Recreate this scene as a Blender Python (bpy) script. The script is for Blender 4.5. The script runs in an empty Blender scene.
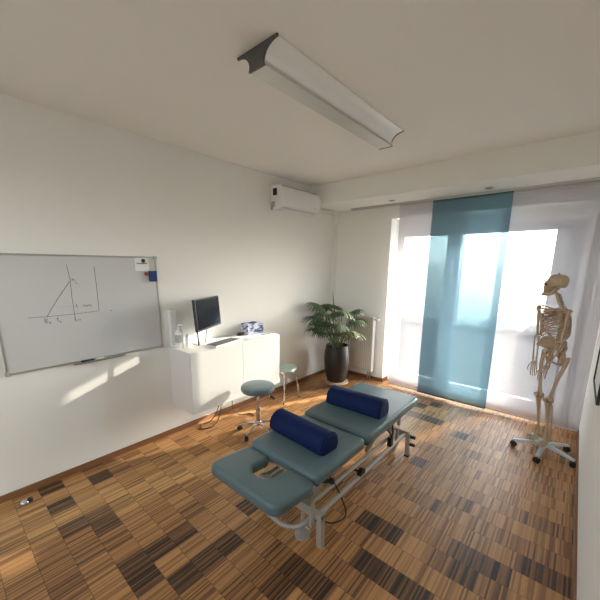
import bpy, bmesh, math, random
from math import sin, cos, pi, radians
from mathutils import Vector, Matrix
random.seed(7)
scene = bpy.context.scene
COL = scene.collection

# ------------------------------------------------------------------ materials
def new_mat(name):
    m = bpy.data.materials.new(name); m.use_nodes = True
    nt = m.node_tree
    return m, nt, nt.nodes['Principled BSDF']

def mat(name, col, rough=.5, metal=0., spec=.5, bump=0., bscale=60., vary=0., vscale=8., coat=0.):
    m, nt, b = new_mat(name)
    b.inputs['Base Color'].default_value = (*col, 1)
    b.inputs['Roughness'].default_value = rough
    b.inputs['Metallic'].default_value = metal
    b.inputs['Specular IOR Level'].default_value = spec
    if coat: b.inputs['Coat Weight'].default_value = coat
    tc = nt.nodes.new('ShaderNodeTexCoord')
    if vary:
        n = nt.nodes.new('ShaderNodeTexNoise'); n.inputs['Scale'].default_value = vscale; n.inputs['Detail'].default_value = 5
        nt.links.new(tc.outputs['Object'], n.inputs['Vector'])
        mx = nt.nodes.new('ShaderNodeMix'); mx.data_type = 'RGBA'
        mx.inputs[6].default_value = (*[c*(1-vary) for c in col], 1)
        mx.inputs[7].default_value = (*[min(1, c*(1+vary)) for c in col], 1)
        nt.links.new(n.outputs['Fac'], mx.inputs[0]); nt.links.new(mx.outputs[2], b.inputs['Base Color'])
    if bump:
        n2 = nt.nodes.new('ShaderNodeTexNoise'); n2.inputs['Scale'].default_value = bscale; n2.inputs['Detail'].default_value = 4
        nt.links.new(tc.outputs['Object'], n2.inputs['Vector'])
        bp = nt.nodes.new('ShaderNodeBump'); bp.inputs['Strength'].default_value = bump; bp.inputs['Distance'].default_value = .002
        nt.links.new(n2.outputs['Fac'], bp.inputs['Height']); nt.links.new(bp.outputs['Normal'], b.inputs['Normal'])
    return m

M = {}
M['wall'] = mat('wall_paint', (.85, .84, .80), .9, bump=.15, bscale=140, vary=.015, vscale=1.5, spec=.2)
M['ceiling'] = mat('ceiling_paint', (.87, .85, .81), .92, bump=.1, bscale=120, vary=.015, vscale=1.2, spec=.2)
M['white_gloss'] = mat('white_lacquer', (.76, .745, .71), .35, vary=.01)
M['white_plastic'] = mat('white_plastic', (.80, .80, .78), .4, vary=.01)
M['grey_plastic'] = mat('grey_plastic', (.42, .43, .43), .45)
M['frame_white'] = mat('window_frame_white', (.83, .83, .83), .4)
M['black'] = mat('black_plastic', (.012, .012, .014), .4)
M['rubber'] = mat('black_rubber', (.02, .02, .02), .7)
M['screen'] = mat('screen_glass', (.012, .017, .03), .16, spec=.5)
M['chrome'] = mat('chrome', (.62, .62, .62), .16, 1.)
M['alu'] = mat('brushed_aluminium', (.52, .52, .50), .38, .9, vary=.03, vscale=30)
M['dark_alu'] = mat('grey_end_cap', (.10, .097, .093), .5, .3)
M['cream_metal'] = mat('cream_powder_coat', (.40, .385, .345), .42, vary=.03)
M['leather'] = mat('teal_grey_vinyl', (.102, .160, .176), .32, bump=.25, bscale=220, vary=.04, vscale=5)
M['mint'] = mat('mint_vinyl', (.36, .47, .45), .5, vary=.03)
M['blue'] = mat('navy_blue_cover', (.0015, .012, .070), .75, spec=.25, bump=.3, bscale=180, vary=.1, vscale=9)
M['pot'] = mat('dark_glazed_pot', (.014, .011, .010), .5, vary=.25, vscale=12, bump=.4, bscale=25)
M['soil'] = mat('red_brown_soil', (.06, .018, .012), .95, bump=1, bscale=80, vary=.3)
M['tan_wood'] = mat('pale_plywood', (.50, .34, .22), .55, vary=.08, vscale=14)
M['bone'] = mat('ivory_bone_plastic', (.44, .315, .205), .5, vary=.16, vscale=16, bump=.3, bscale=70)
M['disc'] = mat('cartilage', (.42, .25, .15), .6, vary=.1)
M['stem'] = mat('palm_stem', (.10, .13, .04), .6, vary=.2)
M['radiator'] = mat('radiator_enamel', (.66, .63, .56), .4)
M['board'] = mat('whiteboard_enamel', (.60, .60, .585), .22, vary=.012, vscale=3)
M['ink'] = mat('black_marker_ink', (.03, .03, .04), .6)
M['ink_faint'] = mat('faint_marker_ink', (.32, .32, .33), .6)
M['smudge'] = mat('wiped_patch', (.80, .80, .79), .3)
M['paper'] = mat('paper', (.82, .82, .80), .8)
M['red'] = mat('red_plastic', (.36, .03, .025), .4)
M['eraser_blue'] = mat('blue_felt', (.008, .035, .15), .7, vary=.2, vscale=40)
M['ink_blue'] = mat('blue_plastic', (.01, .025, .12), .4)
M['baseboard'] = mat('oak_baseboard', (.23, .105, .045), .5, vary=.15, vscale=6)
M['label_grey'] = mat('grey_label', (.45, .45, .45), .6)
M['spot_glass'] = mat('spot_lens', (.35, .35, .33), .3)
M['outside_wall'] = mat('outside_render', (.50, .50, .55), .9, vary=.03)
M['outside_ground'] = mat('outside_lawn', (.11, .11, .11), 1., spec=0., vary=.05)
M['star'] = mat('light_grey_star', (.50, .55, .55), .4, vary=.03)

def leaf_mat(name, col):
    m, nt, b = new_mat(name)
    b.inputs['Base Color'].default_value = (*col, 1); b.inputs['Roughness'].default_value = .33
    out = nt.nodes['Material Output']
    tl = nt.nodes.new('ShaderNodeBsdfTranslucent'); tl.inputs['Color'].default_value = (col[0]*1.6, col[1]*1.6, col[2]*.9, 1)
    mx = nt.nodes.new('ShaderNodeMixShader'); mx.inputs[0].default_value = .22
    nt.links.new(b.outputs[0], mx.inputs[1]); nt.links.new(tl.outputs[0], mx.inputs[2]); nt.links.new(mx.outputs[0], out.inputs[0])
    return m
M['leaf'] = leaf_mat('palm_leaf', (.085, .135, .065))
M['leaf_light'] = leaf_mat('palm_leaf_light', (.14, .18, .08))

def sheer(name, col, tcol, transp, weave):
    """woven voile: open weave lets part of the light straight through, the threads scatter the rest"""
    m, nt, b = new_mat(name); nt.nodes.remove(b)
    out = nt.nodes['Material Output']
    tr = nt.nodes.new('ShaderNodeBsdfTransparent'); tr.inputs['Color'].default_value = (*tcol, 1)
    df = nt.nodes.new('ShaderNodeBsdfDiffuse'); df.inputs['Color'].default_value = (*col, 1)
    tl = nt.nodes.new('ShaderNodeBsdfTranslucent'); tl.inputs['Color'].default_value = (*col, 1)
    m1 = nt.nodes.new('ShaderNodeMixShader'); m1.inputs[0].default_value = .07
    nt.links.new(df.outputs[0], m1.inputs[1]); nt.links.new(tl.outputs[0], m1.inputs[2])
    m2 = nt.nodes.new('ShaderNodeMixShader')
    tc = nt.nodes.new('ShaderNodeTexCoord')
    mp = nt.nodes.new('ShaderNodeMapping'); mp.inputs['Scale'].default_value = (weave, weave, weave*.35)
    n = nt.nodes.new('ShaderNodeTexNoise'); n.inputs['Scale'].default_value = 1; n.inputs['Detail'].default_value = 3
    mr = nt.nodes.new('ShaderNodeMapRange'); mr.inputs[1].default_value = .3; mr.inputs[2].default_value = .7
    mr.inputs[3].default_value = 1-transp+.03; mr.inputs[4].default_value = 1-transp-.03
    nt.links.new(tc.outputs['Object'], mp.inputs[0]); nt.links.new(mp.outputs[0], n.inputs['Vector'])
    nt.links.new(n.outputs['Fac'], mr.inputs[0]); nt.links.new(mr.outputs[0], m2.inputs[0])
    nt.links.new(tr.outputs[0], m2.inputs[1]); nt.links.new(m1.outputs[0], m2.inputs[2])
    nt.links.new(m2.outputs[0], out.inputs[0])
    return m
M['voile'] = sheer('white_voile', (.56, .55, .59), (1, 1, 1), .29, 260)
M['teal'] = sheer('teal_voile', (.19, .31, .38), (.30, .46, .54), .33, 260)

def glass():
    m, nt, b = new_mat('window_glass'); nt.nodes.remove(b)
    out = nt.nodes['Material Output']
    tr = nt.nodes.new('ShaderNodeBsdfTransparent'); tr.inputs['Color'].default_value = (.95, .97, .97, 1)
    gl = nt.nodes.new('ShaderNodeBsdfGlossy'); gl.inputs['Roughness'].default_value = .02
    mx = nt.nodes.new('ShaderNodeMixShader'); mx.inputs[0].default_value = .05
    nt.links.new(tr.outputs[0], mx.inputs[1]); nt.links.new(gl.outputs[0], mx.inputs[2]); nt.links.new(mx.outputs[0], out.inputs[0])
    return m
M['glass'] = glass()

def diffuser():
    m, nt, b = new_mat('opal_diffuser')
    b.inputs['Base Color'].default_value = (.93, .94, .93, 1); b.inputs['Roughness'].default_value = .25
    return m
M['diffuser'] = diffuser()

def box_pattern():
    m, nt, b = new_mat('blue_patterned_card')
    tc = nt.nodes.new('ShaderNodeTexCoord')
    mp = nt.nodes.new('ShaderNodeMapping'); mp.inputs['Scale'].default_value = (20, 14, 34)
    v = nt.nodes.new('ShaderNodeTexNoise'); v.inputs['Scale'].default_value = 1; v.inputs['Detail'].default_value = 1
    r = nt.nodes.new('ShaderNodeValToRGB'); r.color_ramp.interpolation = 'CONSTANT'
    r.color_ramp.elements[0].color = (.05, .06, .14, 1); r.color_ramp.elements[1].position = .40; r.color_ramp.elements[1].color = (.46, .49, .66, 1)
    e = r.color_ramp.elements.new(.52); e.color = (.62, .63, .74, 1)
    nt.links.new(tc.outputs['Object'], mp.inputs[0]); nt.links.new(mp.outputs[0], v.inputs['Vector'])
    nt.links.new(v.outputs['Fac'], r.inputs[0]); nt.links.new(r.outputs[0], b.inputs['Base Color'])
    return m
M['boxpat'] = box_pattern()

ROW0, ROWP, STRIP = .355, .1588, .0105
def parquet():
    m, nt, b = new_mat('industrial_parquet')
    L = nt.links.new; N = nt.nodes.new
    geo = N('ShaderNodeNewGeometry'); sp = N('ShaderNodeSeparateXYZ'); L(geo.outputs['Position'], sp.inputs[0])
    def math(op, a, bv=None, c=None):
        n = N('ShaderNodeMath'); n.operation = op
        for i, v in enumerate((a, bv, c)):
            if v is None: continue
            if isinstance(v, (int, float)): n.inputs[i].default_value = v
            else: L(v, n.inputs[i])
        return n.outputs[0]
    ry = math('DIVIDE', math('SUBTRACT', sp.outputs[1], ROW0), ROWP)
    # panels are laid with a small stagger: panel index shifts the end joints a little
    pidx = math('FLOOR', math('DIVIDE', sp.outputs[0], .31))
    wn0 = N('ShaderNodeTexWhiteNoise'); wn0.noise_dimensions = '1D'; L(pidx, wn0.inputs['W'])
    ry2 = math('ADD', ry, math('MULTIPLY', math('SUBTRACT', wn0.outputs[0], .5), .0))
    row = math('FLOOR', ry2); fy = math('SUBTRACT', ry2, row)
    rx = math('DIVIDE', sp.outputs[0], STRIP); st = math('FLOOR', rx); fx = math('SUBTRACT', rx, st)
    cv = N('ShaderNodeCombineXYZ'); L(st, cv.inputs[0]); L(row, cv.inputs[1])
    wn = N('ShaderNodeTexWhiteNoise'); wn.noise_dimensions = '2D'; L(cv.outputs[0], wn.inputs['Vector'])
    at = N('ShaderNodeAttribute'); at.attribute_name = 'tone'
    # long grain
    cg = N('ShaderNodeCombineXYZ'); L(math('MULTIPLY', sp.outputs[0], 260), cg.inputs[0]); L(math('MULTIPLY', sp.outputs[1], 9), cg.inputs[1])
    gn = N('ShaderNodeTexNoise'); gn.inputs['Scale'].default_value = 1; gn.inputs['Detail'].default_value = 3; L(cg.outputs[0], gn.inputs['Vector'])
    v = math('ADD', math('MULTIPLY', math('POWER', wn.outputs[0], 1.6), .52), math('MULTIPLY', gn.outputs['Fac'], .34))
    v = math('ADD', v, math('MULTIPLY', math('SUBTRACT', at.outputs['Fac'], .22), .80))
    r = N('ShaderNodeValToRGB')
    cr = r.color_ramp
    cr.elements[0].position = .05; cr.elements[0].color = (.58, .315, .125, 1)
    cr.elements[1].position = 1.; cr.elements[1].color = (.030, .017, .011, 1)
    for p, c in ((.30, (.43, .215, .080)), (.52, (.29, .135, .050)), (.76, (.125, .060, .028))):
        e = cr.elements.new(p); e.color = (*c, 1)
    L(v, r.inputs[0])
    # dark joints between strips and at row ends
    jx = math('LESS_THAN', fx, .07); jy = math('LESS_THAN', fy, .022)
    j = math('MAXIMUM', math('MULTIPLY', jx, .35), math('MULTIPLY', jy, .6))
    mx = N('ShaderNodeMix'); mx.data_type = 'RGBA'; L(j, mx.inputs[0]); L(r.outputs[0], mx.inputs[6]); mx.inputs[7].default_value = (.03, .015, .008, 1)
    L(mx.outputs[2], b.inputs['Base Color'])
    b.inputs['Specular IOR Level'].default_value = .45
    L(math('ADD', .36, math('MULTIPLY', wn.outputs[0], .12)), b.inputs['Roughness'])
    bp = N('ShaderNodeBump'); bp.inputs['Strength'].default_value = .18; bp.inputs['Distance'].default_value = .001
    L(math('SUBTRACT', gn.outputs['Fac'], j), bp.inputs['Height']); L(bp.outputs['Normal'], b.inputs['Normal'])
    return m
M['parquet'] = parquet()

# ------------------------------------------------------------------ mesh helpers
def B(): return bmesh.new()

def box(bm, c, s, rot=None, bev=0.):
    """box of size s centred at c, rot = Euler tuple or Matrix"""
    r = bmesh.ops.create_cube(bm, size=1)
    vs = r['verts']
    R = Matrix.Identity(4)
    if rot is not None:
        if isinstance(rot, tuple):
            from mathutils import Euler
            R = Euler(rot).to_matrix().to_4x4()
        else: R = rot.to_4x4()
    bmesh.ops.transform(bm, verts=vs, matrix=Matrix.Translation(c) @ R @ Matrix.Diagonal((*s, 1)))
    if bev:
        es = {e for v in vs for e in v.link_edges}
        bmesh.ops.bevel(bm, geom=list(es), offset=bev, segments=2, affect='EDGES', profile=.6)
    return bm

def bb(bm, lo, hi, bev=0.):
    return box(bm, [(a+b)/2 for a, b in zip(lo, hi)], [abs(b-a) for a, b in zip(lo, hi)], None, bev)

def beam(bm, a, b, w, h, bev=0.):
    """rectangular bar from a to b"""
    a, b = Vector(a), Vector(b); d = b-a
    q = d.to_track_quat('Y', 'Z')
    return box(bm, (a+b)/2, (w, d.length, h), q.to_matrix(), bev)

def smooth_path(pts, n=6):
    pts = [Vector(p) for p in pts]
    if len(pts) < 3: return pts
    out = []
    for i in range(len(pts)-1):
        p0 = pts[max(i-1, 0)]; p1 = pts[i]; p2 = pts[i+1]; p3 = pts[min(i+2, len(pts)-1)]
        for k in range(n):
            t = k/n
            out.append(.5*((2*p1)+(-p0+p2)*t+(2*p0-5*p1+4*p2-p3)*t*t+(-p0+3*p1-3*p2+p3)*t**3))
    out.append(pts[-1]); return out

def tube(bm, pts, rad, seg=10, flat=1.):
    """swept tube; rad = number or list; ends capped; flat squashes the section along its binormal"""
    pts = [Vector(p) for p in pts]; n = len(pts)
    if not isinstance(rad, (list, tuple)): rad = [rad]*n
    if len(rad) != n:
        m = len(rad)-1
        rr = []
        for i in range(n):
            t = i/(n-1)*m; k = min(int(t), m-1); f = t-k
            rr.append(rad[k]*(1-f)+rad[k+1]*f)
        rad = rr
    rings = []; up = None
    for i in range(n):
        t = (pts[min(i+1, n-1)]-pts[max(i-1, 0)]).normalized()
        if up is None:
            up = Vector((0, 0, 1)) if abs(t.z) < .9 else Vector((1, 0, 0))
        s = t.cross(up).normalized(); u = s.cross(t).normalized(); up = u
        rings.append([bm.verts.new(pts[i]+rad[i]*(cos(2*pi*k/seg)*s+flat*sin(2*pi*k/seg)*u)) for k in range(seg)])
    for i in range(n-1):
        for k in range(seg):
            bm.faces.new((rings[i][k], rings[i][(k+1) % seg], rings[i+1][(k+1) % seg], rings[i+1][k]))
    bm.faces.new(rings[0][::-1]); bm.faces.new(rings[-1])
    return bm

def cyl(bm, a, b, r, seg=20): return tube(bm, [a, b], r, seg)

def lathe(bm, prof, c=(0, 0, 0), seg=32, mtx=None):
    """profile of (r, z) pairs turned about z"""
    rings = []; vs = []
    for r, z in prof:
        if r < 1e-5:
            v = [bm.verts.new((0, 0, z))]
        else:
            v = [bm.verts.new((r*cos(2*pi*k/seg), r*sin(2*pi*k/seg), z)) for k in range(seg)]
        rings.append(v); vs += v
    for a, b in zip(rings, rings[1:]):
        for k in range(seg):
            k2 = (k+1) % seg
            if len(a) == 1 and len(b) > 1: bm.faces.new((a[0], b[k2], b[k]))
            elif len(b) == 1 and len(a) > 1: bm.faces.new((a[k], a[k2], b[0]))
            elif len(a) > 1: bm.faces.new((a[k], a[k2], b[k2], b[k]))
    for ring, rev in ((rings[0], True), (rings[-1], False)):
        if len(ring) > 1:
            bm.faces.new(ring[::-1] if rev else ring)
    mt = Matrix.Translation(c) @ (mtx.to_4x4() if mtx is not None else Matrix.Identity(4))
    bmesh.ops.transform(bm, verts=vs, matrix=mt)
    return bm

def ball(bm, c, r, seg=14, rot=None):
    r = r if isinstance(r, (list, tuple)) else (r, r, r)
    q = bmesh.ops.create_uvsphere(bm, u_segments=seg, v_segments=max(6, seg//2+1), radius=1)
    R = rot.to_4x4() if rot is not None else Matrix.Identity(4)
    bmesh.ops.transform(bm, verts=q['verts'], matrix=Matrix.Translation(c) @ R @ Matrix.Diagonal((*r, 1)))
    return bm

def loft(bm, loops, cap=True):
    rings = [[bm.verts.new(p) for p in lp] for lp in loops]
    n = len(rings[0])
    for a, b in zip(rings, rings[1:]):
        for k in range(n):
            bm.faces.new((a[k], a[(k+1) % n], b[(k+1) % n], b[k]))
    if cap:
        from mathutils.geometry import tessellate_polygon
        for rg in (rings[0], rings[-1]):
            if n <= 24: bm.faces.new(rg)
            else:
                for t in tessellate_polygon([[v.co for v in rg]]): bm.faces.new([rg[k] for k in t])
    return bm

def offset_poly(poly, d):
    """inward offset of a counter-clockwise outline"""
    n = len(poly); out = []
    for i in range(n):
        p0, p1, p2 = Vector(poly[i-1]), Vector(poly[i]), Vector(poly[(i+1) % n])
        e1 = (p1-p0).normalized(); e2 = (p2-p1).normalized()
        n1 = Vector((-e1.y, e1.x)); n2 = Vector((-e2.y, e2.x))
        m = (n1+n2); l = m.length
        m = m/l if l > 1e-6 else n1
        k = d/max(.5, m.dot(n1))
        out.append(p1+m*k)
    return out

def round_poly(poly, rad, seg=6):
    """round the corners of an outline; rad may be a list"""
    n = len(poly); out = []
    if not isinstance(rad, (list, tuple)): rad = [rad]*n
    for i in range(n):
        p0, p1, p2 = Vector(poly[i-1]), Vector(poly[i]), Vector(poly[(i+1) % n])
        r = rad[i]
        if r <= 0: out.append(p1); continue
        a = (p0-p1).normalized(); b = (p2-p1).normalized()
        ang = a.angle(b); t = r/math.tan(ang/2)
        t = min(t, (p0-p1).length*.49, (p2-p1).length*.49)
        s, e = p1+a*t, p1+b*t
        for k in range(seg+1):
            f = k/seg
            out.append((1-f)**2*s+2*f*(1-f)*p1+f*f*e)
    return out

def cushion(bm, outline, z0, z1, soft=.022):
    """upholstered slab: rolled edges over a plan outline"""
    prof = [(soft*.6, z0), (soft*.12, z0+soft*.4), (0, z0+soft)]
    for k in range(6):
        a = pi/2*k/5
        prof.append((soft*(1-cos(a)), z1-soft+soft*sin(a)))
    prof.append((soft*1.2, z1+.0002))
    loops = []
    for d, z in prof:
        loops.append([Vector((p.x, p.y, z)) for p in offset_poly(outline, d)])
    return loft(bm, loops)

def prism(bm, outline, axis, a, b):
    """extrude a 2-D outline along axis (0,1,2) from a to b"""
    def P(p, t):
        if axis == 0: return Vector((t, p[0], p[1]))
        if axis == 1: return Vector((p[0], t, p[1]))
        return Vector((p[0], p[1], t))
    return loft(bm, [[P(p, a) for p in outline], [P(p, b) for p in outline]])

# ------------------------------------------------------------------ object helpers
def obj(name, bm, m, parent=None, smooth=True, angle=40, world=True):
    """links the shape as ONE mesh object; shapes are given in room coordinates unless world=False"""
    bmesh.ops.recalc_face_normals(bm, faces=bm.faces)
    if parent is not None and world:
        off = ORG(parent)
        bmesh.ops.translate(bm, verts=bm.verts, vec=-off)
    me = bpy.data.meshes.new(name)
    bm.to_mesh(me); bm.free()
    me.materials.append(m)
    o = bpy.data.objects.new(name, me); COL.objects.link(o)
    if parent is not None: o.parent = parent
    if smooth:
        me.shade_smooth()
        me.set_sharp_from_angle(angle=radians(angle))
        wn_ = o.modifiers.new('weighted', 'WEIGHTED_NORMAL'); wn_.keep_sharp = True; wn_.weight = 80
    return o

def ORG(o):
    v = Vector((0, 0, 0))
    while o is not None:
        v += o.location; o = o.parent
    return v

def thing(name, label, cat, loc=(0, 0, 0), rotz=0., group=None):
    o = bpy.data.objects.new(name, None); COL.objects.link(o)
    o.empty_display_size = .05
    o.location = loc; o.rotation_euler = (0, 0, rotz)
    return tag(o, label, cat, group)

def tag(o, label, cat, group=None):
    o['label'] = label; o['category'] = cat
    if group: o['group'] = group
    return o

def single(name, bm, m, label, cat, base, group=None, **k):
    """a thing that is one mesh, its origin at its base"""
    bmesh.ops.translate(bm, verts=bm.verts, vec=-Vector(base))
    o = obj(name, bm, m, None, **k); o.location = base
    return tag(o, label, cat, group)

def struct(name, bm, m, parent=None, **k):
    o = obj(name, bm, m, parent, **k)
    if parent is None: o['kind'] = 'structure'
    return o

# ------------------------------------------------------------------ room measures
W, H, YB, Y0 = 3.392, 2.958, 4.575, -1.6
SOF_Y, SOF_Z = 3.90, 2.687
OX0, OX1, OZ = .98, 3.30, 2.50      # window opening
YO = 4.90                           # outer face of the wall

# floor: parquet panels with their own tone
DARK = [(183,530),(227,540),(235,548),(202,562),(184,585),(252,508),(282,592),(49,489),(57,503),(71,527),(101,515),(109,528),(133,571),
 (155,559),(96,483),(457,549),(475,558),(493,569),(469,580),(412,590),(532,567),(547,576),(565,587),(362,517),(378,527),(390,534),
 (377,572),(392,580),(407,592),(433,404),(425,405),(417,413),(425,416),(433,418),(456,432),(167,551),(418,459),(310,578),(322,592),(299,580),(215,552),(148,580)]
MID = [(51,560),(83,560),(95,470),(105,478),(117,465),(137,452),(191,511),(538,524),(568,533),(433,501),(120,500),(60,590),(260,560),(465,505),(240,580),(275,560),(300,560),(330,560),(345,575),(440,570),(500,590),(430,540),(560,560),(350,540),(330,535)]
CAM = Vector((3.167, 0, 1.82)); YAW, PIT, ROLL, FPX, PY = -.7103, -.2016, .0072, 320.2, 331.25
cy_, sy_, cp_, sp_ = cos(YAW), sin(YAW), cos(PIT), sin(PIT)
FW = Vector((sy_*cp_, cy_*cp_, sp_)); RT0 = Vector((cy_, -sy_, 0)); UP0 = RT0.cross(FW)
RT = cos(ROLL)*RT0+sin(ROLL)*UP0; UP = -sin(ROLL)*RT0+cos(ROLL)*UP0
def floor_at(px, py):
    d = RT*(px-300)/FPX+UP*(PY-py)/FPX+FW
    p = CAM+d*(-CAM.z/d.z); return p.x, p.y
PW = .155
tones = {}
for lst, v in ((MID, .42), (DARK, .77)):
    for q in lst:
        x, y = floor_at(*q); tones[(int(x//PW), int((y-ROW0)//ROWP))] = v
bm = B(); lay = bm.faces.layers.float.new('tone')
rr = random.Random(3)
r0 = int((Y0-ROW0)//ROWP)-1; r1 = int((4.95-ROW0)//ROWP)+1
for j in range(r0, r1):
    base = 0.
    for i in range(0, int(W//PW)+1):
        x0, x1 = i*PW, min((i+1)*PW, W); y0, y1 = ROW0+j*ROWP, ROW0+(j+1)*ROWP
        y0 = max(y0, Y0); y1 = min(y1, YO)
        if y1 <= y0: continue
        if i % 2 == 0: base = rr.choice([.14, .17, .2, .22, .24, .26, .30])
        f = bm.faces.new([bm.verts.new(p) for p in ((x0, y0, 0), (x1, y0, 0), (x1, y1, 0), (x0, y1, 0))])
        f[lay] = tones.get((i, j), base+rr.uniform(-.03, .03))
bmesh.ops.remove_doubles(bm, verts=bm.verts, dist=1e-4)
me = bpy.data.meshes.new('floor')
for f in bm.faces: f.normal_update()
bm.to_mesh(me); bm.free(); me.materials.append(M['parquet'])
fl = bpy.data.objects.new('floor', me); COL.objects.link(fl); fl['kind'] = 'structure'

struct('ceiling', bb(B(), (-.1, Y0-.1, H), (W+.1, YO, H+.1)), M['ceiling'])
struct('wall_left', bb(B(), (-.1, Y0-.1, 0), (0, YO, H)), M['wall'])
struct('wall_right', bb(B(), (W, Y0-.1, 0), (W+.1, YO, H)), M['wall'])
bm = B()
FX0, FX1, FZ0, FZ1 = .45, 2.95, 1.55, 2.80
bb(bm, (0, Y0-.1, 0), (FX0, Y0, H)); bb(bm, (FX1, Y0-.1, 0), (W, Y0, H)); bb(bm, (FX0, Y0-.1, 0), (FX1, Y0, FZ0)); bb(bm, (FX0, Y0-.1, FZ1), (FX1, Y0, H))
struct('wall_front', bm, M['wall'])
bm = B()
bb(bm, (0, YB, 0), (OX0, YO, H)); bb(bm, (OX1, YB, 0), (W, YO, H)); bb(bm, (OX0, YB, OZ), (OX1, YO, H))
struct('wall_back', bm, M['wall'])
struct('trim_1', bb(B(), (0, SOF_Y, SOF_Z), (W, YB, H)), M['wall'])           # dropped soffit over the window
struct('trim_2', bb(B(), (0, YB-.10, 0), (.035, YB, SOF_Z)), M['wall'])         # boxed pipe in the corner
struct('trim_3', bb(B(), (.0, 3.86, 2.625), (.045, YB-.10, 2.675), .004), M['white_plastic'])   # cable duct from the air conditioner

def skirting(name, a, b):
    a, b = Vector(a), Vector(b); bm = B()
    beam(bm, a+Vector((0, 0, .028)), b+Vector((0, 0, .028)), .016, .056, .003)
    return struct(name, bm, M['baseboard'])
skirting('baseboard_left', (.008, Y0, 0), (.008, YB-.1, 0))
skirting('baseboard_right', (W-.008, Y0, 0), (W-.008, YB, 0))
bm = B()
beam(bm, (.035, YB-.008, .028), (OX0, YB-.008, .028), .016, .056, .003)
beam(bm, (OX0+.008, YB-.016, .028), (OX0+.008, 4.74, .028), .016, .056, .003)
beam(bm, (OX1-.008, YB-.016, .028), (OX1-.008, 4.74, .028), .016, .056, .003)
beam(bm, (OX1, YB-.008, .028), (W, YB-.008, .028), .016, .056, .003)
struct('baseboard_back', bm, M['baseboard'])

# ---- window: a double balcony door with frame, two sashes, panes
wn = bpy.data.objects.new('window_1', None); COL.objects.link(wn); wn.location = (1.85, 4.80, 0); wn['kind'] = 'structure'
def frame_rect(bm, x0, x1, z0, z1, w, y0, y1, wb=None):
    wb = wb or w
    bb(bm, (x0, y0, z0), (x0+w, y1, z1), .004); bb(bm, (x1-w, y0, z0), (x1, y1, z1), .004)
    bb(bm, (x0+w, y0, z0), (x1-w, y1, z0+wb), .004); bb(bm, (x0+w, y0, z1-w), (x1-w, y1, z1), .004)
    return bm
obj('window_frame', frame_rect(B(), OX0, OX1, .0, OZ, .075, 4.76, 4.85, .04), M['frame_white'], wn)
XM = 1.82
for x0, x1 in ((OX0+.06, XM-.005), (XM+.005, OX1-.06)):
    s = obj('sash', frame_rect(B(), x0, x1, .03, OZ-.065, .085, 4.735, 4.80, .15), M['frame_white'], wn)
    bm = B(); bb(bm, (x0+.08, 4.768, .17), (x1-.08, 4.774, OZ-.145))
    obj('pane', bm, M['glass'], s)
bm = B(); bb(bm, (XM+.03, 4.722, 1.02), (XM+.06, 4.737, 1.16), .004); tube(bm, [(XM+.045, 4.73, 1.09), (XM+.045, 4.69, 1.09), (XM+.16, 4.685, 1.09)], .009, 8)
obj('handle', bm, M['alu'], wn)

# unseen window added behind the camera to brighten the room
wn2 = bpy.data.objects.new('fill_window', None); COL.objects.link(wn2); wn2.location = ((FX0+FX1)/2, Y0-.05, FZ0); wn2['kind'] = 'structure'
obj('window_frame', frame_rect(B(), FX0, FX1, FZ0, FZ1, .07, Y0-.08, Y0-.02), M['frame_white'], wn2)
for x0, x1 in ((FX0+.07, (FX0+FX1)/2-.003), ((FX0+FX1)/2+.003, FX1-.07)):
    s = obj('sash', frame_rect(B(), x0, x1, FZ0+.07, FZ1-.07, .06, Y0-.075, Y0-.025), M['frame_white'], wn2)
    obj('pane', bb(B(), (x0+.055, Y0-.053, FZ0+.125), (x1-.055, Y0-.047, FZ1-.125)), M['glass'], s)

# ---- outside: shutter box, side reveal, terrace and the house wall across
struct('trim_4', bb(B(), (.3, 4.872, 2.262), (3.9, 5.0, 3.1)), M['outside_wall'])
struct('trim_5', bb(B(), (2.895, 4.872, -.02), (3.9, 4.95, 2.262)), M['outside_wall'])
struct('ground', bb(B(), (-14, YO, -.25), (22, 11.5, -.05)), M['outside_ground'])
gd = bpy.data.objects['ground']
M['shrub'] = mat('shrub_leaves', (.34, .36, .34), .9, vary=.4, vscale=9, spec=.1)
hr = random.Random(11)
for k in range(9):
    x = -6.3+k*1.12+hr.uniform(-.04, .04); r = hr.uniform(.38, .50); zt = hr.uniform(.22, .5)
    bm = B(); q = bmesh.ops.create_icosphere(bm, subdivisions=4, radius=1)
    for v in q['verts']: v.co *= 1+.12*sin(v.co.x*9+k)*sin(v.co.y*11)*sin(v.co.z*10+2*k)+.05*sin(v.co.x*23+v.co.z*19+k)
    bmesh.ops.transform(bm, verts=q['verts'], matrix=Matrix.Translation((x, 10.9+hr.uniform(-.2, .2), zt*.5-.06)) @ Matrix.Diagonal((r, r*.8, zt*.55, 1)))
    single('shrub', bm, M['shrub'], 'pale round shrub at the far edge of the terrace, blurred through the sheer curtains', 'shrub', (x, 10.9, -.05), 'shrubs along the terrace edge')

# ------------------------------------------------------------------ curtains
YC = 4.475
rail = B(); bb(rail, (.36, YC-.035, SOF_Z-.018), (W-.002, YC+.035, SOF_Z-.001), .003)
for k in (-1, 1): bb(rail, (.36, YC+k*.018-.006, SOF_Z-.026), (W-.002, YC+k*.018+.006, SOF_Z-.017))
single('curtain_rail', rail, M['alu'], 'long slim grey curtain rail under the soffit along the whole window', 'rail', (1.9, YC, SOF_Z-.026))

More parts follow.
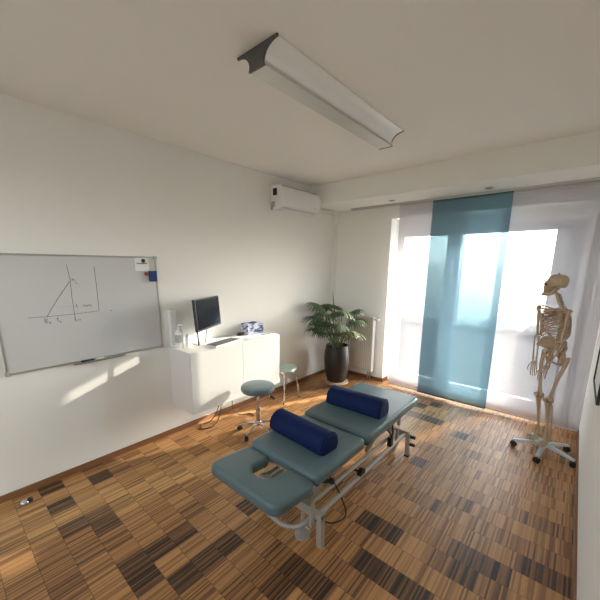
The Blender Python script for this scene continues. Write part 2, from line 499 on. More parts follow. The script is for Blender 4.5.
def panel(x0, x1, y, m, label, grp, barmat):
    t = thing('panel_curtain', label, 'curtain', ((x0+x1)/2, y, .034), 0, grp)
    bm = B(); nx, nz = 12, 24; g = []
    for j in range(nz+1):
        z = .045+(2.655-.045)*j/nz; row = []
        for i in range(nx+1):
            x = x0+(x1-x0)*i/nx
            row.append(bm.verts.new((x, y+.0035*sin(i*1.7+x0*9)*cos(j*.5), z)))
        g.append(row)
    for j in range(nz):
        for i in range(nx): bm.faces.new((g[j][i], g[j][i+1], g[j+1][i+1], g[j+1][i]))
    c = obj('cloth', bm, m, t)
    obj('bottom_bar', bb(B(), (x0+.004, y-.005, .034), (x1-.004, y+.005, .054), .003), barmat, t)
    obj('top_bar', bb(B(), (x0, y-.006, 2.635), (x1, y+.006, 2.66), .003), barmat, t)
    return t
M['bar_white'] = mat('white_weight_bar', (.55, .54, .55), .5)
M['bar_teal'] = mat('teal_weight_bar', (.05, .12, .13), .5)
panel(1.131, 2.02, YC+.018, M['voile'], 'white sheer curtain panel at the left end of the window, partly behind the teal panel', 'sliding curtain panels', M['bar_white'])
panel(2.395, 3.29, YC+.018, M['voile'], 'white sheer curtain panel hanging behind the skeleton, right of the teal panel', 'sliding curtain panels', M['bar_white'])
panel(3.21, W-.006, YC+.006, M['voile'], 'narrow white sheer curtain panel in the corner against the right wall', 'sliding curtain panels', M['bar_white'])
panel(1.594, 2.478, YC-.018, M['teal'], 'teal blue sheer curtain panel hanging in the middle of the window', 'sliding curtain panels', M['bar_teal'])

# recessed spots in the soffit
for i, (x, lab) in enumerate(((1.12, 'small round recessed spotlight in the soffit, above the left end of the curtains'), (2.267, 'small round recessed spotlight in the soffit, above the teal curtain'))):
    t = thing('recessed_spotlight', lab, 'spotlight', (x, 4.25, SOF_Z-.012), 0, 'spotlights in the soffit')
    obj('ring', lathe(B(), [(.026, -.001), (.026, -.008), (.040, -.010), (.043, -.004), (.043, .0)], (x, 4.25, SOF_Z)), M['alu'], t)
    obj('lens', lathe(B(), [(0, -.006), (.026, -.006), (.026, -.0005), (0, -.0005)], (x, 4.25, SOF_Z)), M['dark_alu'], t)

# ------------------------------------------------------------------ ceiling lamp
cx = 1.705; LY0, LY1 = 1.325, 2.855; ZT = H-.002
lamp = thing('ceiling_light', 'long aluminium ceiling light with two concave white diffuser wings', 'ceiling light', (cx, 2.07, ZT))
def wing(s):
    pts = []
    for k in range(21):
        a = k/20
        # concave quarter sweep from the outer tip to the spine
        ang = pi/2*a
        x = .155-.100*sin(ang); zz = ZT-.008-.072*(1-cos(ang))
        pts.append((cx+s*x, zz))
    return pts
for s in (-1, 1):
    w = wing(s); out = [(p[0], p[1]) for p in w]+[(cx+s*.05, ZT-.001), (cx+s*.155, ZT-.001)]
    obj('diffuser', prism(B(), out, 1, LY0+.012, LY1-.012), M['diffuser'], lamp, smooth=False)
bm = B(); prism(bm, [(cx-.060, ZT-.104), (cx+.060, ZT-.104), (cx+.060, ZT-.082), (cx+.05, ZT-.074), (cx-.05, ZT-.074), (cx-.060, ZT-.082)], 1, LY0+.008, LY1-.008)
obj('spine_profile', bm, mat('pale_anodised_aluminium', (.62, .62, .60), .42, .6), lamp)
for q in (-1, 1): obj('spine_highlight', bb(B(), (cx+q*.0605-.003, LY0+.008, ZT-.086), (cx+q*.0605+.003, LY1-.008, ZT-.080)), M['white_plastic'], lamp)  # thin white strips paint the bright highlight along both spine edges
for y in (LY0, LY1-.012):
    o1 = [(p[0], p[1]-.004) for p in wing(1)]; o2 = [(p[0], p[1]-.004) for p in wing(-1)][::-1]
    out = [(cx+.158, ZT)]+o1+[(cx+.062, ZT-.106), (cx-.062, ZT-.106)]+o2+[(cx-.158, ZT)]
    obj('end_cap', prism(B(), out, 1, y, y+.012), M['dark_alu'], lamp, smooth=False)

# ------------------------------------------------------------------ air conditioner
ac = thing('air_conditioner', 'white wall-mounted air conditioner high in the left corner', 'air conditioner', (0, 3.46, 2.53))
prof = [(.003, 2.545), (.10, 2.535), (.165, 2.545), (.200, 2.580), (.217, 2.65), (.215, 2.72), (.195, 2.785), (.165, 2.812), (.003, 2.818)]
obj('body', loft(B(), [[Vector((x, y, z)) for x, z in prof] for y in (3.10, 3.855)]), M['white_plastic'], ac, angle=50)
prof2 = [(.003, 2.540), (.10, 2.529), (.169, 2.540), (.206, 2.577), (.224, 2.65), (.222, 2.722), (.200, 2.791), (.167, 2.818), (.003, 2.824)]
obj('side_cover', loft(B(), [[Vector((x, y, z)) for x, z in prof2] for y in (3.082, 3.105)]), M['white_plastic'], ac, angle=50)
obj('side_cover', loft(B(), [[Vector((x, y, z)) for x, z in prof2] for y in (3.852, 3.872)]), M['white_plastic'], ac, angle=50)
obj('side_recess', bb(B(), (.045, 3.078, 2.70), (.115, 3.084, 2.785), .002), M['black'], ac)
bm = B(); bb(bm, (.02, 3.079, 2.56), (.075, 3.083, 2.63), .002); tube(bm, [(.035, 3.085, 2.58), (.035, 3.076, 2.56), (.02, 3.078, 2.53)], .011, 10); obj('pipe_stub', bm, M['grey_plastic'], ac)
obj('air_flap', bb(B(), (.10, 3.12, 2.529), (.185, 3.84, 2.540), .004), M['white_plastic'], ac)
bm = B(); bb(bm, (.09, 3.13, 2.8165), (.16, 3.83, 2.8215)); obj('top_grille', bm, M['grey_plastic'], ac)
obj('indicator', bb(B(), (.216, 3.72, 2.60), (.2195, 3.76, 2.606)), M['label_grey'], ac)

# ------------------------------------------------------------------ whiteboard
wy0, wy1, wz0, wz1 = .297, 1.505, .995, 1.895
wb = thing('whiteboard', 'large whiteboard with a hand-drawn graph mounted on the left wall', 'whiteboard', (0, .9, wz0))
obj('writing_surface', bb(B(), (.002, wy0+.008, wz0+.008), (.012, wy1-.008, wz1-.008)), M['board'], wb)
fr = B()
bb(fr, (.001, wy0, wz0), (.018, wy0+.014, wz1), .003); bb(fr, (.001, wy1-.014, wz0), (.018, wy1, wz1), .003)
bb(fr, (.001, wy0+.014, wz0), (.018, wy1-.014, wz0+.014), .003); bb(fr, (.001, wy0+.014, wz1-.014), (.018, wy1-.014, wz1), .003)
obj('frame', fr, M['alu'], wb)
for y in (wy0+.009, wy1-.009):
    for z in (wz0+.009, wz1-.009):
        obj('corner_cap', bb(B(), (.001, y-.016, z-.016), (.021, y+.016, z+.016), .006), M['grey_plastic'], wb)
tr = B(); bb(tr, (.018, .72, wz0-.006), (.070, 1.12, wz0-.002)); bb(tr, (.066, .72, wz0-.006), (.070, 1.12, wz0+.008))
obj('pen_tray', tr, M['alu'], wb)
def stroke(bm, pts, w=.0028):
    for a, b in zip(pts, pts[1:]):
        a3, b3 = Vector((.0128, a[0], a[1])), Vector((.0128, b[0], b[1]))
        beam(bm, a3, b3, w if abs(b[1]-a[1]) < abs(b[0]-a[0]) else .0016, .0016 if abs(b[1]-a[1]) < abs(b[0]-a[0]) else w)
    return bm
bm = B()
def line(pts, w=.003):
    for a, b in zip(pts, pts[1:]):
        a, b = Vector((a[0], a[1])), Vector((b[0], b[1])); d = (b-a); n = Vector((-d.y, d.x)).normalized()*w/2
        e = d.normalized()*w*.3
        loft(bm, [[Vector((x, p.x, p.y)) for p in (a-n-e, b-n+e, b+n+e, a+n-e)] for x in (.0118, .0128)])
line([(.476, 1.414), (.60, 1.411), (.78, 1.412), (.962, 1.421)])
line([(.768, 1.815), (.779, 1.70), (.776, 1.56), (.779, 1.36)])
line([(.964, 1.800), (.965, 1.62), (.962, 1.421)])
line([(.592, 1.410), (.68, 1.55), (.776, 1.685)])
def glyph(y, z, s, strokes):
    for st in strokes: line([(y+s*a, z+s*b) for a, b in st], .0026)
G = {'B': [[(0, 0), (0, 1), (.5, .85), (.45, .6), (0, .5), (.6, .3), (.5, 0), (0, 0)]], 'o': [[(0, 0), (0, .4), (.35, .4), (.35, 0), (0, 0)]],
     't': [[(.2, 1), (.2, 0), (.45, .05)], [(0, .65), (.45, .65)]], 'L': [[(0, 1), (0, 0), (.6, 0)]], 'a': [[(.5, .6), (.1, .6), (0, .2), (.4, 0), (.5, .6), (.6, 0)]],
     'n': [[(0, 0), (0, .6), (.2, .6), (.4, .5), (.4, 0)]]}
glyph(.575, 1.362, .034, G['B']); glyph(.603, 1.354, .022, G['o'])
glyph(.652, 1.366, .034, G['t']); glyph(.672, 1.356, .020, G['o'])
glyph(.776, 1.352, .032, G['L']); glyph(.803, 1.352, .026, G['n'])
glyph(.792, 1.688, .022, G['a']); glyph(.816, 1.662, .022, G['L'])
glyph(.795, 1.462, .03, G['t'])
line([(.845, 1.470), (.86, 1.482), (.872, 1.466), (.886, 1.482), (.90, 1.468), (.91, 1.48)], .004)
line([(1.055, 1.413), (1.061, 1.415)], .006)
obj('marker_drawing', bm, M['ink'], wb, smooth=False)
bm = B()
for k in range(8): line([(.665+k*.016, 1.474+.001*k), (.674+k*.016, 1.475+.001*k)], .002)
obj('faint_marker_line', bm, M['ink_faint'], wb, smooth=False)
# things stuck to the board and lying in its tray
single('paper_card', bb(B(), (.0125, 1.300, 1.762), (.0135, 1.430, 1.882)), M['paper'], 'white paper card pinned under the black magnet on the whiteboard', 'card', (.0125, 1.365, 1.762))
o = bpy.data.objects['paper_card']
bm = B(); bb(bm, (.0135, 1.318, 1.828), (.0138, 1.418, 1.836)); p = obj('printed_line', bm, mat('red_brown_print', (.22, .07, .06), .7), o)
def magnet(y, z, m, lab, x0):
    return single('magnet', lathe(B(), [(0, 0), (.017, 0), (.0175, .006), (.014, .0085), (0, .0088)], (x0, y, z), 20, Matrix.Rotation(pi/2, 3, 'Y')), m, lab, 'magnet', (x0, y, z-.017), 'round magnets on the whiteboard')
magnet(1.380, 1.856, M['black'], 'round black magnet holding the white card on the whiteboard', .0137)
magnet(1.398, 1.735, M['red'], 'round red magnet beside the blue eraser on the whiteboard', .0122)
er = thing('whiteboard_eraser', 'blue block eraser stuck at the right edge of the whiteboard', 'eraser', (.012, 1.455, 1.660))
obj('grip', bb(B(), (.024, 1.420, 1.660), (.045, 1.489, 1.762), .004), M['eraser_blue'], er)
obj('felt', bb(B(), (.0122, 1.422, 1.662), (.0245, 1.487, 1.760)), M['black'], er)
def pen(y0, y1, mb, mc, lab, cap0):
    t = thing('marker_pen', lab, 'pen', (.042, (y0+y1)/2, wz0-.001), 0, 'marker pens in the whiteboard tray')
    z = wz0+.0085; L = y1-y0
    obj('barrel', tube(B(), [(.042, y0, z), (.042, y1, z)], .009, 12), mb, t)
    ya, yb = (y0-.03, y0+.006) if cap0 else (y1-.006, y1+.03)
    obj('cap', tube(B(), [(.042, ya, z), (.042, yb, z)], .0098, 12), mc, t)
pen(.805, .868, M['ink_blue'], M['black'], 'dark blue marker pen lying in the whiteboard tray', True)
pen(.888, .955, M['white_plastic'], M['label_grey'], 'white marker pen lying in the tray, right of the blue one', False)

# ------------------------------------------------------------------ wall cabinet
ca = thing('wall_cabinet', 'white two-door cabinet hung on the left wall above the floor', 'cabinet', (0, 2.185, .34))
X1 = .40
bm = B(); bb(bm, (.001, 1.57, .34), (X1, 2.80, .98), .0015); obj('body', bm, M['white_gloss'], ca)
for y0, y1 in ((1.572, 2.213), (2.217, 2.798)):
    obj('door', bb(B(), (X1+.001, y0, .343), (X1+.019, y1, .977), .0015), M['white_gloss'], ca)
CZ = .9805

# monitor
mo = thing('computer_monitor', 'black flat computer monitor on the white cabinet', 'monitor', (.19, 1.95, CZ))
mo.rotation_euler = (0, 0, 0)
mc = Vector((.185, 1.945, 1.315)); mr = Matrix.Rotation(radians(28), 3, 'Z')   # screen turned towards the window
def mbox(lo, hi, bev=0.):
    bm = B(); bb(bm, lo, hi, bev)
    tilt = Matrix.Rotation(radians(-4), 3, 'Y')
    bmesh.ops.transform(bm, verts=bm.verts, matrix=Matrix.Translation(mc) @ mr.to_4x4() @ tilt.to_4x4()); return bm
obj('bezel', mbox((-.022, -.255, -.165), (.010, .255, .165), .004), M['black'], mo)
obj('screen', mbox((.0095, -.243, -.145), (.0115, .243, .153)), M['screen'], mo)
obj('back_shell', mbox((-.045, -.17, -.11), (-.02, .17, .11), .012), M['black'], mo)
bm = mbox((-.012, -.253, -.30), (-.002, -.232, -.15), .003)
obj('stand_leg', bm, M['black'], mo)
bm = B(); bb(bm, (.07, 1.80, CZ), (.225, 2.02, CZ+.008), .003); obj('stand_base', bm, M['white_plastic'], mo)
bm = B(); beam(bm, (.13, 1.93, CZ+.006), (.15, 1.96, 1.25), .05, .02, .004); obj('neck', bm, M['white_plastic'], mo)

# keyboard
kb = thing('keyboard', 'grey computer keyboard on the cabinet in front of the monitor', 'keyboard', (.315, 2.05, CZ), radians(12))
def loc_obj(name, bm, m, parent, **k): return obj(name, bm, m, parent, world=False, **k)
loc_obj('case', bb(B(), (-.07, -.205, 0), (.07, .205, .018), .005), M['white_plastic'], kb)
kp = B()
for r in range(5):
    y = -.192; k = 0
    while y < .185:
        w = .0175 if not (r == 4 and 5 <= k <= 5) else .085
        bb(kp, (.055-r*.026-.021, y, .017), (.055-r*.026, y+w, .0245), .002); y += w+.0025; k += 1
ko = loc_obj('keys', kp, M['dark_alu'], kb, smooth=False)
# mouse
ms = thing('computer_mouse', 'small black computer mouse beside the patterned box', 'mouse', (.10, 2.44, CZ))
bm = B(); ball(bm, (.10, 2.44, CZ+.012), (.030, .050, .022), 20)
for v in bm.verts:
    if v.co.z < CZ: v.co.z = CZ
obj('shell', bm, M['black'], ms)
obj('wheel', lathe(B(), [(0, -.003), (.007, -.003), (.007, .003), (0, .003)], (.122, 2.44, CZ+.026), 12, Matrix.Rotation(pi/2, 3, 'X')), M['grey_plastic'], ms)
# patterned box
tb = thing('tissue_box', 'pale blue patterned box on the right part of the cabinet', 'box', (.12, 2.62, CZ), radians(0))
bm = B(); bb(bm, (-.07, -.125, 0), (.07, .125, .135), .003); loc_obj('carton', bm, M['boxpat'], tb)
bm = B(); ball(bm, (0, 0, .134), (.03, .07, .012), 16); loc_obj('opening', bm, M['ink_blue'], tb)
# papers
for i, (px, py_, rz, lab) in enumerate(((.20, 2.665, .25, 'flat white paper sheet partly under the blue patterned box'), (.315, 2.655, -.2, 'loose white paper sheet at the right front corner of the cabinet top'))):
    bm = B(); bb(bm, (-.07, -.105, 0), (.07, .105, .0012))
    o = obj('paper_sheet', bm, M['paper'], None, smooth=False); o.location = (px, py_, CZ+.0005+i*.0018); o.rotation_euler = (0, 0, rz)
    tag(o, lab, 'paper', 'papers on the cabinet')
pnn = single('ballpoint_pen', tube(B(), [(.30, 2.60, CZ+.009), (.345, 2.72, CZ+.009)], .0045, 8), M['black'], 'thin black pen lying on the papers on the cabinet', 'pen', (.32, 2.66, CZ+.0045))
# tall box, pump bottle, small tube
tall = thing('upright_dispenser', 'tall narrow white dispenser standing at the left end of the cabinet', 'dispenser', (.033, 1.618, CZ))
obj('body', bb(B(), (.004, 1.580, CZ), (.062, 1.655, CZ+.385), .012), M['white_plastic'], tall)
obj('top_slot', bb(B(), (.018, 1.60, CZ+.3845), (.05, 1.64, CZ+.3865)), M['label_grey'], tall)
def pump(x, y):
    t = thing('pump_bottle', 'white pump bottle with grey label beside the tall dispenser', 'bottle', (x, y, CZ))
    obj('bottle', lathe(B(), [(.036, 0), (.040, .006), (.040, .15), (.034, .175), (.016, .190), (.016, .20)], (x, y, CZ), 24), M['white_plastic'], t)
    obj('label', lathe(B(), [(.0403, .055), (.0408, .056), (.0408, .135), (.0403, .136)], (x, y, CZ), 24), M['label_grey'], t)
    bm = B(); cyl(bm, (x, y, CZ+.20), (x, y, CZ+.235), .008, 12); cyl(bm, (x, y, CZ+.2), (x, y, CZ+.212), .018, 16)
    tube(bm, [(x, y, CZ+.235), (x+.03, y+.02, CZ+.238), (x+.045, y+.03, CZ+.228)], .007, 8)
    obj('pump', bm, M['white_plastic'], t)
pump(.112, 1.635)
t = thing('cream_tube', 'small white tube standing between pump bottle and monitor', 'tube', (.155, 1.700, CZ))
obj('body', lathe(B(), [(.020, 0), (.022, .004), (.022, .09), (.014, .10), (.014, .102)], (.155, 1.700, CZ), 20), M['white_plastic'], t)
obj('cap', lathe(B(), [(.013, .10), (.013, .125), (.010, .130), (0, .130)], (.155, 1.700, CZ), 16), M['grey_plastic'], t)

# cables under the cabinet
for i, (pts, lab) in enumerate((([(.10, 2.12, .338), (.13, 2.09, .14), (.15, 2.02, .012), (.21, 1.90, .007), (.16, 1.80, .007), (.09, 1.86, .007), (.10, 1.98, .03), (.12, 2.06, .16), (.12, 2.10, .338)], 'black power cable looped on the floor under the cabinet'),
        ([(.16, 2.24, .338), (.19, 2.22, .12), (.20, 2.30, .010), (.28, 2.42, .006), (.36, 2.40, .006)], 'thin black cable trailing on the floor behind the rolling stool'))):
    single('power_cable', tube(B(), smooth_path(pts, 8), .0055, 8), M['black'], lab, 'cable', (pts[len(pts)//2][0], pts[len(pts)//2][1], 0.), 'cables under the cabinet')

# door stop
ds = thing('floor_outlet', 'round metal floor socket cover near the left skirting', 'floor outlet', (.135, .265, 0))
obj('dome', lathe(B(), [(.034, 0), (.034, .006), (.028, .018), (.016, .024), (0, .025)], (.135, .255, 0), 24), M['chrome'], ds)
obj('rubber_cap', lathe(B(), [(.018, 0), (.019, .02), (.012, .028), (0, .029)], (.148, .287, 0), 20), M['rubber'], ds)

# ------------------------------------------------------------------ castor helper
def castor(parent, x, y, ztop, r, ang, wm=None, fm=None, name='caster'):
    """twin-wheel castor whose axle points along ang"""
    wm = wm or M['rubber']; fm = fm or M['black']
    ax = Vector((cos(ang), sin(ang), 0))
    bm = B(); c = Vector((x, y, r))
    cyl(bm, (x, y, r*1.2), (x, y, ztop), r*.28, 10)
    tube(bm, [c+Vector((0, 0, r*1.05))-ax*r*.25, c+Vector((0, 0, r*1.05))+ax*r*.25], r*.55, 12)
    f = obj(name, bm, fm, parent)
    wb_ = B()
    for s in (-1, 1):
        tube(wb_, [c+ax*s*r*.18, c+ax*s*r*.25, c+ax*s*r*.75, c+ax*s*r*.85], [r*.9, r, r, r*.85], 20)
    tube(wb_, [c-ax*r*.3, c+ax*r*.3], r*.3, 10)
    obj('wheel', wb_, wm, f)

# ------------------------------------------------------------------ rolling stool
sx, sy = .685, 2.19
rs = thing('rolling_stool', 'round blue-grey rolling stool with chrome star base before the cabinet', 'stool', (sx, sy, 0))
obj('seat', lathe(B(), [(0, 0.487), (.150, 0.487), (.172, 0.493), (.182, 0.510), (.183, 0.530), (.176, 0.547), (.160, 0.555), (.10, 0.558), (0, 0.559)], (sx, sy, 0), 40), M['leather'], rs)
obj('seat_plate', lathe(B(), [(0, 0.471), (.06, 0.471), (.09, 0.481), (.09, 0.488), (0, 0.488)], (sx, sy, 0), 24), M['black'], rs)
bm = B(); cyl(bm, (sx, sy, .28), (sx, sy, .475), .014, 16); lathe(bm, [(.026, .10), (.026, .27), (.022, .285), (.014, .29)], (sx, sy, 0), 20); obj('gas_column', bm, M['chrome'], rs)
bm = B(); tube(bm, smooth_path([(sx+.03, sy+.02, .465), (sx+.09, sy+.05, .46), (sx+.13, sy+.075, .435)], 4), .005, 8); l = obj('height_lever', bm, M['chrome'], rs)
bm = B(); tube(bm, [(sx+.12, sy+.07, .44), (sx+.165, sy+.095, .407)], [.011, .014], 12); obj('grip', bm, M['black'], l)
obj('hub', lathe(B(), [(.03, .088), (.036, .092), (.036, .130), (.027, .14)], (sx, sy, 0), 20), M['chrome'], rs)
a0 = math.atan2(2.078-sy, .498-sx)
for k in range(5):
    a = a0+k*2*pi/5
    d = Vector((cos(a), sin(a), 0)); c = Vector((sx, sy, 0))
    bm = B(); tube(bm, smooth_path([c+d*.02+Vector((0, 0, .115)), c+d*.10+Vector((0, 0, .106)), c+d*.18+Vector((0, 0, .082)), c+d*.225+Vector((0, 0, .064))], 4), [.017, .013, .011, .012], 10)
    obj('base_leg', bm, M['chrome'], rs)
    p = c+d*.22
    castor(rs, p.x, p.y, .066, .025, a+1.2+k)

# ------------------------------------------------------------------ small side stool
qx, qy = .262, 3.06
ss = thing('side_stool', 'round mint-topped stool with thin chrome legs right of the cabinet', 'stool', (qx, qy, 0))
obj('seat', lathe(B(), [(0, .425), (.155, .425), (.168, .432), (.170, .445), (.162, .457), (.14, .462), (0, .463)], (qx, qy, 0), 36), M['mint'], ss)
obj('under_ring', lathe(B(), [(.13, .412), (.145, .412), (.145, .426), (.13, .426)], (qx, qy, 0), 32), M['chrome'], ss)
for a in (-50, 50, 130, 230):
    d = Vector((cos(radians(a)), sin(radians(a)), 0)); c = Vector((qx, qy, 0))
    l = obj('leg', tube(B(), [c+d*.140+Vector((0, 0, .42)), c+d*.205+Vector((0, 0, .004))], .0085, 12), M['chrome'], ss)
    obj('foot_cap', tube(B(), [c+d*.203+Vector((0, 0, .014)), c+d*.2055+Vector((0, 0, 0))], .011, 12), M['rubber'], l)

# ------------------------------------------------------------------ treatment couch
tc = thing('treatment_couch', 'blue-grey padded treatment couch in three sections on a cream metal frame', 'treatment couch', (1.83, 2.0, 0))
CX0, CX1 = 1.505, 2.155
ol = lambda x0, x1, y0, y1, r: round_poly([(x0, y0), (x1, y0), (x1, y1), (x0, y1)], r, 7)
obj('middle_cushion', cushion(B(), ol(CX0+.015, CX1-.005, 1.352, 1.945, .06), .512, .585, .028), M['leather'], tc, angle=70)
bm = B(); cushion(bm, ol(CX0, CX1, 1.968, 2.945, .06), .512, .592, .028); obj('foot_cushion', bm, M['leather'], tc, angle=70)
# head cushion with an open face slot towards the middle section
hx = 1.83; hw = .31
out = [(hx-hw, -.36), (hx+hw, -.36), (hx+hw, -.01), (hx+.085, -.01), (hx+.085, -.17), (hx+.045, -.215), (hx-.045, -.215), (hx-.085, -.17), (hx-.085, -.01), (hx-hw, -.01)]
rad = [.075, .075, .06, .045, .04, .04, .04, .04, .045, .06]
hp = round_poly(out, rad, 6)
bm = B(); cushion(bm, [Vector((p.x, p.y)) for p in hp], -.075, 0., .026)
bmesh.ops.transform(bm, verts=bm.verts, matrix=Matrix.Translation((0, 1.372, .552)) @ Matrix.Rotation(radians(-5.0), 4, 'X'))
obj('head_cushion', bm, M['leather'], tc, angle=70)
# plates under the cushions
for y0, y1 in ((1.38, 1.92), (1.99, 2.92)):
    obj('cushion_board', bb(B(), (CX0+.03, y0, .498), (CX1-.03, y1, .513), .003), M['black'], tc)
for x in (1.66, 2.0): obj('head_bracket', beam(B(), (x, 1.42, .455), (x, 1.08, .492), .03, .02), M['cream_metal'], tc)
for x in (1.63, 2.03):
    obj('top_rail', bb(B(), (x-.018, 1.37, .458), (x+.018, 2.92, .498), .004), M['cream_metal'], tc)
for y in (1.42, 1.93, 2.02, 2.86):
    obj('top_cross_bar', bb(B(), (1.63, y-.015, .462), (2.03, y+.015, .492), .003), M['cream_metal'], tc)
for x in (1.575, 2.085):
    obj('base_rail', tube(B(), [(x, 1.455, .225), (x, 2.85, .225)], .017, 14), M['cream_metal'], tc)
for x in (1.615, 2.050):
    obj('lift_bar', tube(B(), [(x, 1.42, .318), (x, 2.72, .292)], .015, 14), M['cream_metal'], tc)
for y in (1.450, 2.835):
    obj('base_cross_beam', bb(B(), (1.535, y-.02, .205), (2.125, y+.02, .250), .004), M['cream_metal'], tc)
obj('head_cross_plate', bb(B(), (1.60, 1.385, .285), (2.075, 1.432, .325), .005), M['cream_metal'], tc)
for x, y in ((1.545, 1.455), (2.105, 1.455), (1.545, 2.838), (2.120, 2.838)):
    l = obj('leg', bb(B(), (x-.020, y-.020, .015), (x+.020, y+.020, .248), .004), M['cream_metal'], tc)
    obj('foot_cap', bb(B(), (x-.021, y-.021, 0), (x+.021, y+.021, .02), .003), M['cream_metal'] if y < 2 else M['rubber'], l)
    if y > 2:
        s = 1 if x > 1.8 else -1
        for z in (.215, .135): obj('end_stop', tube(B(), [(x+s*.015, y, z), (x+s*.065, y, z)], .016, 12), M['rubber'], l)
# upright struts joining the lower and upper bars
for x in (1.60, 2.062):
    for y in (1.415, 2.70):
        obj('strut', bb(B(), (x-.012, y-.018, .16), (x+.012, y+.018, .335), .003), M['cream_metal'], tc)
# scissor lift
for x in (1.69, 1.97):
    for (ya, za, yb, zb) in ((1.52, .25, 1.98, .47), (2.28, .25, 2.74, .47)):
        obj('lift_arm', beam(B(), (x, ya, za), (x, yb, zb), .022, .042, .004), M['cream_metal'], tc)
bm = B(); tube(bm, [(1.83, 1.55, .26), (1.83, 2.0, .34)], .030, 16); tube(bm, [(1.83, 1.98, .337), (1.83, 2.38, .408)], .014, 12); bb(bm, (1.78, 1.52, .20), (1.88, 1.66, .31), .01)
obj('lift_motor', bm, M['cream_metal'], tc)
obj('control_box', bb(B(), (1.86, 1.48, .33), (2.02, 1.60, .44), .01), M['cream_metal'], tc)
# foot pedal bar at the head end
bm = B(); tube(bm, smooth_path([(1.66, 1.47, .165), (1.665, 1.41, .15), (1.70, 1.365, .135), (1.78, 1.335, .115), (1.88, 1.335, .11), (1.96, 1.36, .125), (2.01, 1.41, .15), (2.02, 1.47, .18)], 5), .015, 12)
obj('pedal_bar', bm, M['cream_metal'], tc)
def big_wheel(x, y, ang):
    RW = Matrix.Translation((x, y, 0)) @ Matrix.Rotation(ang, 4, 'Z')
    def put(name, bm, m, par):
        bmesh.ops.transform(bm, verts=bm.verts, matrix=RW); return obj(name, bm, m, par)
    w = put('castor_wheel', tube(B(), [(-.015, 0, .052), (-.012, 0, .052), (.012, 0, .052), (.015, 0, .052)], [.046, .052, .052, .046], 28), M['grey_plastic'], tc)
    put('wheel_hub', tube(B(), [(-.018, 0, .052), (.018, 0, .052)], .032, 24), M['cream_metal'], w)
    bm = B()
    for q in (-1, 1): bb(bm, (q*.024-.005, -.018, .045), (q*.024+.005, .018, .118), .004)
    bb(bm, (-.029, -.02, .106), (.029, .02, .122), .004); tube(bm, [(0, 0, .12), (0, 0, .21)], .012, 10)
    put('wheel_fork', bm, M['cream_metal'], w)
for x, y, an in ((1.690, 1.425, -.5), (1.985, 1.415, -.75), (1.690, 2.80, .3), (1.978, 2.80, -.4)): big_wheel(x, y, an)
# hand wheel, clamp lever and cable on the near side
bm = B(); tube(bm, [(2.07, 2.00, .245), (2.10, 2.00, .245)], .040, 20); tube(bm, [(2.02, 2.0, .245), (2.07, 2.0, .245)], .010, 10); obj('hand_wheel', bm, M['black'], tc)
bm = B(); tube(bm, [(2.04, 1.50, .43), (2.10, 1.55, .43)], .014, 10); ball(bm, (2.11, 1.56, .43), .022, 14); obj('clamp_knob', bm, M['black'], tc)
bm = B(); tube(bm, smooth_path([(2.05, 2.45, .44), (2.09, 2.50, .36), (2.08, 2.56, .27), (2.06, 2.60, .36), (2.04, 2.62, .44)], 5), .008, 8); bb(bm, (2.06, 2.49, .24), (2.10, 2.545, .33), .008); obj('hand_control', bm, M['black'], tc)
bm = B(); tube(bm, smooth_path([(2.03, 1.62, .43), (2.08, 1.70, .25), (2.12, 1.74, .06), (2.06, 1.66, .01), (1.95, 1.62, .008)], 6), .005, 8); obj('couch_cable', bm, M['black'], tc)
for x in (1.64, 2.02): obj('foot_end_post', beam(B(), (x, 2.83, .30), (x, 2.83, .46), .03, .03), M['cream_metal'], tc)
bm = B(); tube(bm, [(1.98, 2.74, .30), (2.16, 2.74, .30)], .011, 10); obj('foot_end_bar', bm, M['cream_metal'], tc)

# bolsters
def bolster(cx_, cy__, z, L, w, h, rz, lab):
    t = thing('bolster', lab, 'bolster', (cx_, cy__, z), rz, 'blue bolsters on the couch')
    sec = []
    for k in range(25):
        a = pi*k/24
        c_, s_ = cos(a), sin(a)
        sec.append((w/2*(abs(c_)**.85)*(1 if c_ >= 0 else -1), .022+(h-.022)*s_**.85))
    sec += [(-w/2+.004, .006), (-w/2+.016, 0), (w/2-.016, 0), (w/2-.004, .006)]
    loops = []
    for x, f in ((-L/2, .80), (-L/2+.004, .92), (-L/2+.014, .98), (-L/2+.03, 1), (0, 1.0), (L/2-.03, 1), (L/2-.014, .98), (L/2-.004, .92), (L/2, .80)):
        loops.append([Vector((x, p[0]*f, (p[1]-h*.4)*f+h*.4 if p[1] > h*.4 else p[1]+(1-f)*.0)) for p in sec])
    bm = B(); loft(bm, loops); loc_obj('cover', bm, M['blue'], t, angle=60)
    for s in (-1, 1):
        bm = B(); tube(bm, [Vector((s*(L/2-.010), p[0]*.995, p[1] if p[1] < h*.4 else (p[1]-h*.4)*.995+h*.4)) for p in sec[:25]], .0035, 6)
        loc_obj('seam_piping', bm, M['blue'], t)
    return t
bolster(1.785, 1.640, .587, .53, .185, .135, radians(-4), 'dark blue half-round bolster on the middle section, nearer the face slot')
bolster(1.825, 2.335, .594, .525, .20, .140, radians(2), 'dark blue half-round bolster on the foot section, nearer the window')

